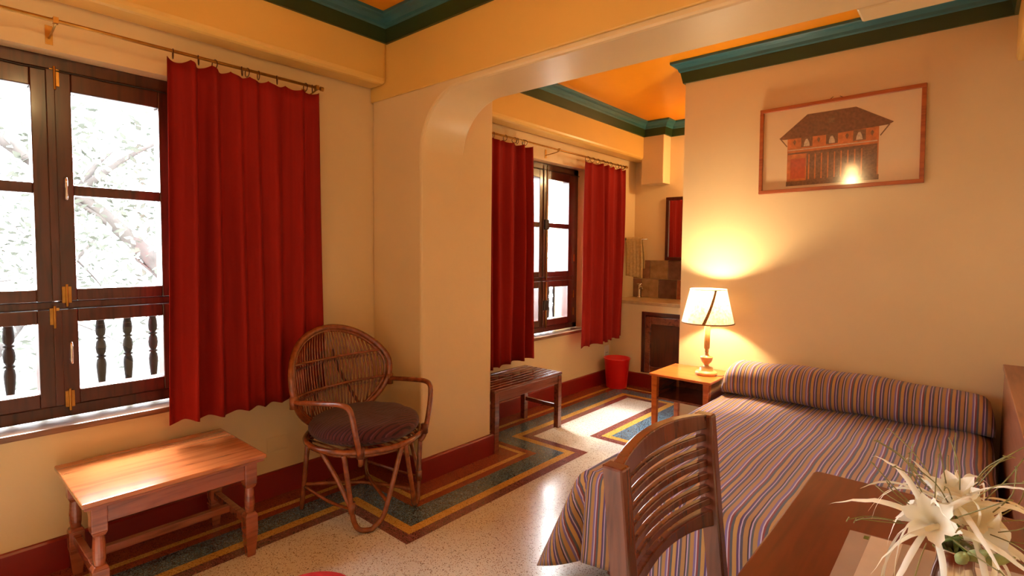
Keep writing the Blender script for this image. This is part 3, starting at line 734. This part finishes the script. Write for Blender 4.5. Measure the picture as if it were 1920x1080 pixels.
# washroom bulb on the end wall, hidden round the corner of the bed wall
wb = thing('wall_lamp', 'small bare bulb wall lamp above the mirror', 'lamp', (1.02, FARY, 2.22))
MB().lathe([(0.045, 0), (0.045, 0.012), (0.02, 0.02), (0.02, 0.05)], 16).xf(lambda p: Vector((p.x, -p.z, p.y))).build('backplate', 'brass', wb, smooth=True)
MB().lathe([(0.012, 0.0), (0.02, 0.02), (0.032, 0.05), (0.03, 0.075), (0.018, 0.095), (0.002, 0.1)], 16).xf(lambda p: Vector((p.x, -p.z-0.05, p.y))).build('bulb', emit('warm_bulb', (1.0, 0.62, 0.26, 1), 12), wb, smooth=True)
def bulb_light(name, loc, w, col, r=0.03):
    l = bpy.data.lights.new(name, 'POINT'); l.energy = w; l.color = col; l.shadow_soft_size = r
    o = bpy.data.objects.new(name, l); COL.objects.link(o); o.location = loc
bulb_light('wall_lamp_light', (1.02, FARY-0.20, 2.22), 15, (1.0, 0.70, 0.34), 0.04)
# waste bin
wbn = thing('waste_bin', 'round red plastic waste bin in the alcove corner', 'bin', (0.185, 4.70, 0))
MB().lathe([(0.0, 0.0), (0.098, 0.0), (0.102, 0.006), (0.126, 0.285), (0.131, 0.288), (0.132, 0.298), (0.127, 0.300), (0.122, 0.296), (0.097, 0.012), (0.0, 0.010)], 40, cap=False).build('bin_body', 'binred', wbn, smooth=True)
MB().tube([(0.1305*cos(2*pi*i/40), 0.1305*sin(2*pi*i/40), 0.296) for i in range(40)], 0.0045, 8, closed=True).build('rim', 'binred', wbn, smooth=True)
# sockets and plates
sk = thing('wall_socket', 'white wall socket low on the alcove wall', 'socket', (0.0, 4.80, 0.335))
MB().box(0, 0.008, -0.042, 0.042, -0.055, 0.055).build('plate', 'white', sk, bevel=0.004)
MB().box(0.008, 0.011, -0.012, 0.012, 0.018, 0.042).build('switch', 'white', sk, bevel=0.002)
for dy in (-0.013, 0.013): MB().tube([(0.0075, dy, -0.02), (0.0085, dy, -0.02)], 0.005, 10).build('socket_hole', 'black', sk)
tag(MB().box(0, 0.004, 1.270, 1.388, 0.247, 0.326).build('cover_plate', 'wall', bevel=0.002), 'painted-over blank cover plate low on the wall beside the wicker chair', 'plate')

# ------------------------------------------------------------------ picture
pic = thing('framed_picture', 'framed print of a tile-roofed traditional house on the bed wall', 'picture', (2.197, PWY, 2.023))
pic.rotation_euler = (radians(-1.2), radians(-0.7), 0)
PW2, PH2 = 0.432, 0.274
for (a, b, c, d) in ((-PW2, PW2, PH2-0.022, PH2), (-PW2, PW2, -PH2, -PH2+0.022), (-PW2, -PW2+0.022, -PH2+0.022, PH2-0.022), (PW2-0.022, PW2, -PH2+0.022, PH2-0.022)):
    MB().box(a, b, -0.030, -0.004, c, d).build('frame_rail', 'frame', pic, bevel=0.003)
MB().box(-PW2+0.01, PW2-0.01, -0.014, -0.006, -PH2+0.01, PH2-0.01).build('mount', 'mount', pic)
MB().box(-PW2+0.018, PW2-0.018, -0.022, -0.020, -PH2+0.018, PH2-0.018).build('glass_pane', 'picglass', pic)
MB().tube(smooth_curve([(-0.045, -0.006, PH2-0.004), (-0.02, -0.004, PH2+0.016), (0.0, -0.003, PH2+0.020), (0.04, -0.006, PH2-0.002)], 5), 0.0025, 6).build('hanging_cord', 'cord', pic)
pr = MB().box(-0.300, 0.230, -0.0146, -0.0140, -0.232, 0.235).build('print', 'mount', pic)
def ink(name, pts, m, lv=1):
    y = -0.0146-0.0002*lv; pts = [(x*1.05+0.012, z) for x, z in pts]
    MB().poly([(x, y, z) for x, z in pts]).build(name, m, pr, fix=False)
def rect(a, b, c, d): return [(a, c), (b, c), (b, d), (a, d)]
ink('house_wall', rect(-0.265, 0.196, -0.215, 0.075), 'wallp', 1)
ink('plinth', rect(-0.268, 0.200, -0.235, -0.205), 'darkp', 2)
ink('shopfront', rect(-0.160, 0.190, -0.205, -0.030), 'darkp', 2)
ink('poster_panel', rect(-0.246, -0.165, -0.190, -0.065), 'redp', 3)
for i in range(9): ink('pillar', rect(-0.150+0.033*i, -0.143+0.033*i, -0.200, -0.045), 'wallp', 3)
ink('balcony_line', rect(-0.262, 0.19, -0.036, -0.026), 'roofp', 4)
ink('balcony_line', rect(-0.262, 0.19, -0.012, -0.006), 'lightp', 4)
for x in (-0.160, -0.030, 0.105):
    ink('window', rect(x-0.030, x+0.030, 0.004, 0.066), 'darkp', 4); ink('figures', [(x-0.016, 0.008), (x+0.016, 0.008), (x+0.013, 0.03), (x+0.004, 0.052), (x-0.006, 0.052), (x-0.014, 0.03)], 'lightp', 5)
for x in (-0.226, -0.098, 0.045, 0.165): ink('shield', [(x-0.009, 0.042), (x, 0.02), (x+0.009, 0.042), (x, 0.056)], 'darkp', 5)
ink('roof', [(-0.312, 0.073), (-0.160, 0.205), (0.085, 0.205), (0.262, 0.088), (0.240, 0.075), (-0.02, 0.062), (-0.290, 0.064)], 'roofp', 3)
ink('dormer', rect(-0.050, -0.020, 0.130, 0.170), 'darkp', 4)
for (x, q) in ((-0.265, -1), (0.200, 1)): ink('strut', [(x, 0.02), (x+q*0.004, 0.015), (x+q*0.046, 0.075), (x+q*0.040, 0.078)], 'darkp', 4)

# ------------------------------------------------------------------ nightstand and lamp
def nightstand():
    x0, x1, y0, y1, h = 1.222, 1.642, 3.305, 3.732, 0.540
    t = thing('nightstand', 'orange wooden nightstand with an open compartment beside the bed', 'nightstand', ((x0+x1)/2, (y0+y1)/2, 0))
    hx, hy = (x1-x0)/2, (y1-y0)/2
    MB().box(-hx, hx, -hy, hy, h-0.016, h).build('top', 'night', t, bevel=0.004, segs=3)
    for sx in (-1, 1):
        for sy in (-1, 1):
            cx, cy = sx*(hx-0.034), sy*(hy-0.034)
            l = MB(); i = 0
            l.v = [(cx-.013, cy-.013, 0), (cx+.013, cy-.013, 0), (cx+.013, cy+.013, 0), (cx-.013, cy+.013, 0), (cx-.020, cy-.020, h-.016), (cx+.020, cy-.020, h-.016), (cx+.020, cy+.020, h-.016), (cx-.020, cy+.020, h-.016)]
            l.f = [(0, 3, 2, 1), (4, 5, 6, 7), (0, 1, 5, 4), (1, 2, 6, 5), (2, 3, 7, 6), (3, 0, 4, 7)]
            l.build('leg', 'night', t, bevel=0.002)
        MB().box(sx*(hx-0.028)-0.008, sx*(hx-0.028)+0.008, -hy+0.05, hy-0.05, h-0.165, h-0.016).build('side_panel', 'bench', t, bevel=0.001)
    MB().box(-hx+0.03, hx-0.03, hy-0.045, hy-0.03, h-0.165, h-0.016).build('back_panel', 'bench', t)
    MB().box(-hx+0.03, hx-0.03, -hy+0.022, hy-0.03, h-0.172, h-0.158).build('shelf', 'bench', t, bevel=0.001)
nightstand()
LX, LY, LZ = 1.530, 3.525, 0.540
lamp = thing('table_lamp', 'lit table lamp with a turned base and parchment shade', 'lamp', (LX, LY, LZ))
MB().lathe([(0.0, 0), (0.066, 0), (0.070, 0.004), (0.070, 0.018), (0.064, 0.024), (0.050, 0.027), (0.044, 0.032), (0.044, 0.046), (0.039, 0.051), (0.020, 0.056), (0.014, 0.066), (0.018, 0.074), (0.032, 0.088), (0.038, 0.104), (0.040, 0.116), (0.040, 0.122), (0.018, 0.128), (0.013, 0.138), (0.011, 0.146), (0.013, 0.150), (0.0, 0.152)], 28, cap=False).build('base', 'lampwood', lamp, smooth=True)
MB().lathe([(0.0, 0.150), (0.010, 0.150), (0.014, 0.160), (0.010, 0.168), (0.016, 0.174), (0.019, 0.182), (0.019, 0.330), (0.013, 0.336), (0.012, 0.41), (0.0, 0.41)], 20, cap=False).build('column', 'lampwood', lamp, smooth=True)
sh = MB().lathe([(0.166, 0.352), (0.115, 0.575)], 40, cap=False).build('lamp_shade', 'shade', lamp, smooth=True, fix=False)
MB().tube([(0.167*cos(2*pi*i/40), 0.167*sin(2*pi*i/40), 0.352) for i in range(40)], 0.004, 6, closed=True).build('braid', 'shade_trim', sh, smooth=True)
MB().tube([(0.116*cos(2*pi*i/40), 0.116*sin(2*pi*i/40), 0.575) for i in range(40)], 0.003, 6, closed=True).build('braid', 'shade', sh, smooth=True)
def seam(a0, a1):
    m = MB(); rows = []
    for j in range(9):
        q = j/8; r = 0.1675+(0.1165-0.1675)*q; z = 0.352+0.223*q; a = a0+(a1-a0)*q
        rows.append([(r*cos(a-0.06), r*sin(a-0.06), z), (r*cos(a+0.06), r*sin(a+0.06), z)])
    m.grid(rows).build('seam_strip', 'shade_trim', sh, fix=False)
seam(radians(-78), radians(-46))
MB().lathe([(0.013, 0.41), (0.014, 0.44), (0.028, 0.490), (0.026, 0.515), (0.012, 0.533), (0.001, 0.535)], 16).build('bulb', emit('lamp_bulb', (1.0, 0.72, 0.38, 1), 30), lamp, smooth=True)
MB().tube(smooth_curve([(0.05, -0.02, 0.006), (0.09, 0.0, 0.004), (0.115, 0.03, 0.006), (0.118, 0.09, 0.004)], 5), 0.0025, 6).build('cord', 'cord', lamp)
bulb_light('table_lamp_light', (LX, LY, LZ+0.500), 270, (1.0, 0.79, 0.50), 0.032)

# ------------------------------------------------------------------ bed
bed = thing('bed', 'bed under a striped purple and ochre bedspread against the picture wall', 'bed', (2.34, 2.80, 0))
BO = Vector((2.34, 2.80, 0))
BXL, BXR, BYF, BYH, BZ = 1.705, 2.965, 1.865, 3.735, 0.455
MB().box(BXL+0.03, BXR-0.01, BYF+0.03, BYH-0.02, 0.16, 0.26).xf(lambda p: p-BO).build('bed_base', 'desk', bed, bevel=0.004)
MB().box(BXL+0.02, BXR-0.015, BYF+0.02, BYH-0.02, 0.26, BZ-0.02).xf(lambda p: p-BO).build('mattress', 'sock', bed, bevel=0.04, segs=4)
for x in (BXL+0.07, BXR-0.07):
    for y in (BYF+0.07, BYH-0.07):
        MB().box(x-0.03, x+0.03, y-0.03, y+0.03, 0, 0.16).xf(lambda p: p-BO).build('leg', 'desk', bed, bevel=0.004)
def spread():
    W, L, D = BXR-BXL, BYH-BYF, 0.40
    # a: metres beyond the left edge (negative over the bed), b: metres beyond the foot edge
    us = [-W + W*i/44 for i in range(45)] + [D*i/16 for i in range(1, 17)]
    vs = [-L + L*i/56 for i in range(57)] + [D*i/16 for i in range(1, 17)]
    rows, uvs = [], []
    def soft(d, r=0.05):      # roll over a rounded edge: horizontal run, drop
        if d <= 0: return 0.0, 0.0
        if d < r*pi/2: a = d/r; return r*sin(a)*0.9, r*(1-cos(a))
        return r*0.9, r+(d-r*pi/2)
    for b in vs:
        row, uu = [], []
        for a in us:
            da, db = max(0, a), max(0, b)
            d = sqrt(da*da+db*db) if (da > 0 and db > 0) else max(da, db)
            d = max(da, db)*0.75+d*0.25
            out, drop = soft(d)
            if da > 0 and db > 0:
                phi = math.atan2(db, da)           # 0 side, pi/2 foot
                c, s = cos(phi), sin(phi)
                fl = (0.10+0.34*math.exp(-((phi-0.80)/0.36)**2) - 0.16*math.exp(-((phi-1.22)/0.16)**2))*d
                ox, oy = -c*(out+fl), -s*(out+fl)
            elif da > 0:
                fl = d*(0.10+0.05*sin(b*7.0+0.4))*max(0, min(1, (b+1.45)/-0.5+1.6 if b < -1.0 else 1)); fl = max(fl, 0) if b > -1.25 else 0.0; ox, oy = -(out+fl), 0
            elif db > 0:
                fl = d*(0.07+0.05*sin(a*11+0.5)); ox, oy = 0, -(out+fl)
            else: ox = oy = 0; fl = 0
            x = BXL - min(0, a) + ox if a <= 0 else BXL + ox
            y = BYF - min(0, b) + oy if b <= 0 else BYF + oy
            z = BZ - drop*0.985
            if a <= 0 and b <= 0:
                z += 0.006*sin(a*5.1+b*3)+0.004*sin(a*13+1)*sin(b*9) - 0.012*max(0, 1+a/0.12 if a > -0.12 else 0)
            if a < -W+0.08: z -= 0.6*((a+W-0.08)**2)/0.08
            z = max(z, 0.03)
            wv = 0.0022*sin(b*9+a*3)+0.0010*sin(b*23+a*6)
            row.append((x-BO.x, y-BO.y, z)); uu.append((a+wv, b))
        rows.append(row); uvs.append(uu)
    o = MB().grid(rows, uvs).build('bedspread', 'spread', bed, smooth=True, fix=False)
    sd = o.modifiers.new('thick', 'SOLIDIFY'); sd.thickness = 0.006; sd.offset = 0
spread()
def bolster():
    rows, uvs = [], []; nx, na = 60, 28
    for i in range(nx+1):
        s = i/nx; x = 1.672+(2.972-1.672)*s
        e = min(1, min(s, 1-s)/0.045); k = 0.35+0.65*sqrt(max(0, 1-(1-e)**2))
        yb = 3.735; yf = 3.375+0.075*s
        zt = BZ+0.006+(0.175+0.03*sin(pi*s*0.9+0.3)-0.01*s)*k
        row, uu = [], []
        prev = None; acc = 0
        for j in range(na+1):
            a = 2*pi*j/na; cy, cz = (yb+yf)/2, (zt+BZ)/2
            ry, rz = (yb-yf)/2*(0.7+0.3*k), (zt-BZ)/2+0.004
            ca, sa = cos(a), sin(a)
            y = cy - ry*(abs(ca)**0.7)*(1 if ca > 0 else -1); z = cz + rz*(abs(sa)**0.75)*(1 if sa > 0 else -1)
            z += 0.004*sin(x*17+a*2); p = Vector((x, y, z)) - BO
            if prev: acc += (p-prev).length
            prev = p
            row.append(p); uu.append((-(x-BXL), acc))
        rows.append(row); uvs.append(uu)
    m = MB().grid(rows, uvs)
    n = na+1
    m.f.append(tuple(range(0, n-1))); m.f.append(tuple((nx*n)+q for q in reversed(range(n-1))))
    m.build('covered_pillows', 'spread', bed, smooth=True)
bolster()
# low cabinet along the right wall
cb = thing('low_cabinet', 'low brown wooden cabinet along the wall on the far side of the bed', 'cabinet', (3.0, 2.9, 0))
MB().box(0.0, 0.195, -0.88, 0.845, 0.0, 0.765).build('body', 'cab', cb, bevel=0.003)
MB().box(-0.006, 0.197, -0.89, 0.848, 0.765, 0.79).build('top', 'cab', cb, bevel=0.003)

# ------------------------------------------------------------------ desk chair
def desk_chair():
    t = thing('desk_chair', 'dark wooden desk chair with a curved slatted back', 'chair', (2.58, 1.105, 0))
    HY = 0.222
    def bx(z): return -0.172-0.100*max(0, z-0.44)
    for s in (-1, 1):
        l = MB(); prof = [(0.0, -0.215), (0.22, -0.178), (0.44, -0.168), (0.70, bx(0.70)), (0.946, bx(0.946))]
        rows = []
        for (z, x) in prof:
            w = 0.021 if z > 0.3 else 0.019; d = 0.017
            rows.append([(x-w, s*HY-d, z), (x+w, s*HY-d, z), (x+w, s*HY+d, z), (x-w, s*HY+d, z), (x-w, s*HY-d, z)])
        l.grid(rows); k = len(l.v); l.f.append((0, 1, 2, 3)); l.f.append((k-5, k-4, k-3, k-2))
        l.build('back_post', 'chair', t, bevel=0.005)
    def slat(name, za, zb, th=0.019, crest=0.0, arch=0.0):
        rows = []; n = 20
        for i in range(n+1):
            y = -HY+0.012+2*(HY-0.012)*i/n; q = 1-(y/HY)**2
            bow = -0.030*q
            z0, z1 = za+arch*q, zb+crest*q
            xm0, xm1 = bx(z0)+bow, bx(z1)+bow
            rows.append([(xm0-th/2, y, z0), (xm0+th/2, y, z0), (xm1+th/2, y, z1), (xm1-th/2, y, z1), (xm0-th/2, y, z0)])
        m = MB().grid(rows); k = len(m.v); m.f.append((0, 1, 2, 3)); m.f.append((k-5, k-4, k-3, k-2))
        m.build(name, 'chair', t, bevel=0.003)
    slat('top_rail', 0.911, 0.944, 0.024, 0.016, 0.004)
    zz = 0.911
    for i in range(6):
        zz -= 0.0315; slat('back_slat', zz, zz+0.0175, 0.015, 0.003, 0.003)
    slat('lower_rail', zz-0.055, zz-0.011, 0.024, 0.003, 0.022)
    MB().box(-0.175, 0.235, -0.225, 0.225, 0.425, 0.455).build('seat', 'chair', t, bevel=0.012, segs=3)
    for s in (-1, 1):
        MB().box(0.185, 0.223, s*0.20-0.019, s*0.20+0.019, 0, 0.425).build('front_leg', 'chair', t, bevel=0.003)
        MB().box(-0.17, 0.19, s*0.20-0.010, s*0.20+0.010, 0.365, 0.425).build('seat_rail', 'chair', t, bevel=0.002)
        MB().box(-0.18, 0.19, s*0.20-0.009, s*0.20+0.009, 0.18, 0.21).build('stretcher', 'chair', t, bevel=0.002)
desk_chair()

# ------------------------------------------------------------------ desk
dk = thing('desk', 'red-brown wooden writing desk with rounded corners behind the chair', 'desk', (2.865, 1.10, 0))
DX0, DX1, DY0, DY1 = -0.322, 0.322, -0.60, 0.555
def rounded(x0, x1, y0, y1, r, n=6):
    out = []
    for (cx, cy, a0) in ((x1-r, y1-r, 0), (x0+r, y1-r, pi/2), (x0+r, y0+r, pi), (x1-r, y0+r, 1.5*pi)):
        for i in range(n+1): a = a0+pi/2*i/n; out.append((cx+r*cos(a), cy+r*sin(a)))
    return out
pts = rounded(DX0, DX1, DY0, DY1, 0.02); m = MB(); k = len(pts)
m.v = [(x, y, 0.722) for x, y in pts]+[(x, y, 0.75) for x, y in pts]
m.f = [tuple(reversed(range(k))), tuple(range(k, 2*k))]+[(i, (i+1) % k, k+(i+1) % k, k+i) for i in range(k)]
m.build('desktop', 'desk', dk, bevel=0.005, segs=3)
for sx in (-1, 1):
    for sy in (-1, 1):
        cx, cy = sx*0.285, (DY1-0.04 if sy > 0 else DY0+0.04)
        MB().box(cx-0.025, cx+0.025, cy-0.025, cy+0.025, 0, 0.722).build('leg', 'desk', dk, bevel=0.004)
for sy in (DY0+0.04, DY1-0.04): MB().box(-0.27, 0.27, sy-0.01, sy+0.01, 0.63, 0.722).build('apron', 'desk', dk, bevel=0.002)
MB().box(0.275, 0.295, DY0+0.05, DY1-0.05, 0.63, 0.722).build('apron', 'desk', dk, bevel=0.002)
# plastic sleeve with leaflet
sl = thing('document_sleeve', 'frosted plastic document sleeve lying on the desk under the vase', 'document', (2.82, 1.20, 0.75))
def flat(name, pts, z0, z1, mat, par):
    m = MB(); k = len(pts); m.v = [(x-2.82, y-1.20, z0) for x, y in pts]+[(x-2.82, y-1.20, z1) for x, y in pts]
    m.f = [tuple(reversed(range(k))), tuple(range(k, 2*k))]+[(i, (i+1) % k, k+(i+1) % k, k+i) for i in range(k)]
    return m.build(name, mat, par)
flat('sleeve', [(2.676, 1.040), (2.975, 1.060), (2.968, 1.368), (2.676, 1.338)], 0.0002, 0.0020, 'sleeve', sl)
flat('leaflet', [(2.708, 1.050), (2.762, 1.053), (2.768, 1.343), (2.714, 1.338)], 0.0020, 0.0026, 'leaflet', sl)
flat('green_mark', [(2.703, 1.315), (2.712, 1.316), (2.712, 1.332), (2.703, 1.331)], 0.0021, 0.0025, 'stem', sl)
flat('leaflet', [(2.830, 1.15), (2.955, 1.163), (2.955, 1.345), (2.830, 1.33)], 0.0020, 0.0026, 'leaflet', sl)

# ------------------------------------------------------------------ vase and lilies
VX, VY, VZ = 2.852, 1.075, 0.7526
vs_ = thing('flower_vase', 'small silvery vase of white spider lilies on the desk', 'vase', (VX, VY, VZ))
VK = 1.16
MB().lathe([(r_, z_*VK) for r_, z_ in [(0.0, 0.0), (0.026, 0.0), (0.030, 0.004), (0.034, 0.03), (0.034, 0.055), (0.028, 0.085), (0.024, 0.100), (0.025, 0.112), (0.030, 0.121), (0.0315, 0.123), (0.029, 0.122), (0.022, 0.110), (0.021, 0.10), (0.024, 0.085), (0.030, 0.055), (0.030, 0.03), (0.026, 0.008), (0.0, 0.006)]], 32, cap=False).build('vase_body', 'chrome', vs_, smooth=True)
MB().tube([(0.0305*cos(2*pi*i/32), 0.0305*sin(2*pi*i/32), 0.122*VK) for i in range(32)], 0.0018, 6, closed=True).build('rim', 'chrome', vs_, smooth=True)
def lily(c, n, scale, seed, label, droop=0.05, petal='petal'):
    rnd = random.Random(seed); c = Vector(c); n = Vector(n).normalized()
    u = n.orthogonal().normalized(); w = n.cross(u)
    t = thing('spider_lily', label, 'flower', tuple(c), 0, 'spider lilies in the vase')
    Z = Vector((0, 0, 1))
    base = -n*0.045*scale
    a_off = rnd.uniform(0, 1)
    rows = []
    for j in range(8):
        q = j/7; row = []
        for i in range(37):
            a = 2*pi*i/36; lob = 1+0.20*q*q*cos(6*a)+0.07*q*sin(18*a+1)
            r = (0.004+0.027*q**1.2)*scale*lob
            row.append(base + n*(0.050*scale*q**0.8*(1+0.06*cos(6*a))) + u*r*cos(a) + w*r*sin(a))
        rows.append(row)
    o = MB().grid(rows).build('flower_cup', petal, t, smooth=True, fix=False)
    for k in range(6):
        a = a_off+2*pi*k/6+rnd.uniform(-.2, .2); rad = u*cos(a)+w*sin(a); side = n.cross(rad).normalized()
        L = scale*rnd.uniform(0.115, 0.165); curl = rnd.uniform(-0.3, 1.0); rows = []
        for j in range(15):
            q = j/14
            p = base*0.6 + rad*(0.012*scale+L*q*(1-0.10*q*q)) + n*(0.030*scale*sin(q*2.2)-0.05*scale*curl*q*q) - Z*droop*q*q*rnd.uniform(0.9, 1.1) + side*0.012*sin(q*4+k)*q
            wd = scale*0.0045*(sin(pi*min(1, 0.12+0.88*q)**0.8)+0.08)
            if (c+p).z < VZ+0.008: p.z = VZ+0.008-c.z
            tw = side*cos(q*1.3)+n*sin(q*1.3)*0.6
            rows.append([p-tw*wd, p+n*wd*0.35, p+tw*wd])
        MB().grid(rows).build('petal', 'petal_t' if k % 3 == 2 else 'petal', t, smooth=True, fix=False)
    for k in range(6):
        a = a_off+0.5+2*pi*k/6; rad = u*cos(a)+w*sin(a); L = 0.062*scale*rnd.uniform(.8, 1.2)
        p0 = rad*0.034*scale; p1 = p0+n*L*0.55+rad*L*0.45; p2 = p0+n*L*0.8+rad*L*1.0+Z*0.006
        st = MB().tube(smooth_curve([p0, p1, p2], 4), 0.0007*scale+0.0002, 5).build('stamen', 'stamen', t, smooth=True)
        MB().tube([p2-rad*0.004+Z*.001, p2+rad*0.004-Z*.001], 0.0009, 5).build('anther', 'stamen', st)
    root = Vector((VX, VY, VZ+0.10))-c; root += Vector((rnd.uniform(-.01, .01), rnd.uniform(-.01, .01), 0))
    MB().tube(smooth_curve([base, base*1.5+root*0.25, root*0.8, root-Z*0.03], 5), 0.0022, 6).build('stem', 'stem', t, smooth=True)
lily((2.822, 1.010, 0.950), (-0.05, -0.85, 0.5), 1.0, 1, 'white spider lily with its open cup facing out over the vase rim')
lily((2.872, 1.065, 0.960), (0.35, -0.55, 0.75), 1.0, 2, 'cream spider lily leaning towards the wall beside the desk', petal='petal_t')
lily((2.846, 1.080, 0.985), (-0.1, -0.25, 0.95), 0.95, 8, 'white spider lily at the top of the bunch facing the ceiling', 0.03)
lily((2.838, 1.125, 0.972), (-0.15, 0.35, 0.9), 1.05, 3, 'white spider lily standing upright at the back of the bunch', 0.02)
lily((2.905, 1.070, 0.930), (0.95, 0.0, 0.35), 1.05, 4, 'white spider lily pointing sideways away from the chair', 0.06)
lily((2.795, 1.060, 0.942), (-0.9, 0.1, 0.45), 0.95, 6, 'white spider lily pointing towards the desk chair', 0.07)
for i, (dx, dy, dz) in enumerate(((0.012, -0.016, 0.168), (0.024, -0.008, 0.164), (0.004, -0.02, 0.161))):
    b = MB().lathe([(0.001, 0), (0.005, 0.006), (0.0085, 0.022), (0.0075, 0.036), (0.004, 0.048), (0.001, 0.054)], 12)
    tg = Vector((dx*3, dy*3, 0.05)).normalized(); q = Vector((0, 0, 1)).rotation_difference(tg)
    o = b.xf(lambda p: q @ p).build('flower_bud', 'bud', None, smooth=True, loc=(VX+dx, VY+dy, VZ+dz-0.035))
    tag(o, 'plump green lily bud at the vase rim', 'bud', 'green buds in the vase')

# ------------------------------------------------------------------ red floor cushion, pendant lamp
fc = thing('floor_cushion', 'round red floor cushion on the terrazzo in front of the wicker chair', 'cushion', (1.03, 0.965, 0.0))
MB().lathe([(0.0, 0.001), (0.13, 0.001), (0.165, 0.012), (0.178, 0.030), (0.165, 0.05), (0.12, 0.062), (0.0, 0.066)], 36, cap=False).build('cushion_pad', 'rug', fc, smooth=True)
MB().tube([(0.178*cos(2*pi*i/36), 0.178*sin(2*pi*i/36), 0.03) for i in range(36)], 0.004, 6, closed=True).build('piping', 'rug', fc, smooth=True)
pd = thing('pendant_lamp', 'pendant lamp with a glass globe hanging from the front room ceiling', 'lamp', (1.80, 0.55, CZ))
MB().lathe([(0.0, 0.0), (0.05, 0.0), (0.05, -0.015), (0.015, -0.03), (0.0, -0.03)], 20, cap=False).build('ceiling_rose', 'brass', pd, smooth=True)
MB().tube([(0, 0, -0.02), (0, 0, -0.22)], 0.004, 8).build('flex', 'cord', pd)
MB().lathe([(0.012, -0.20), (0.028, -0.215), (0.026, -0.25)], 16).build('holder', 'brass', pd, smooth=True)
MB().lathe([(0.002, -0.36)]+[(0.055*sin(a), -0.305-0.055*cos(a)) for a in [pi*i/12 for i in range(1, 11)]]+[(0.02, -0.25)], 24).build('globe', emit('globe_glow', (1.0, 0.60, 0.25, 1), 30), pd, smooth=True)
bulb_light('pendant_lamp_light', (1.80, 0.55, CZ-0.42), 10, (1.0, 0.70, 0.30), 0.055)
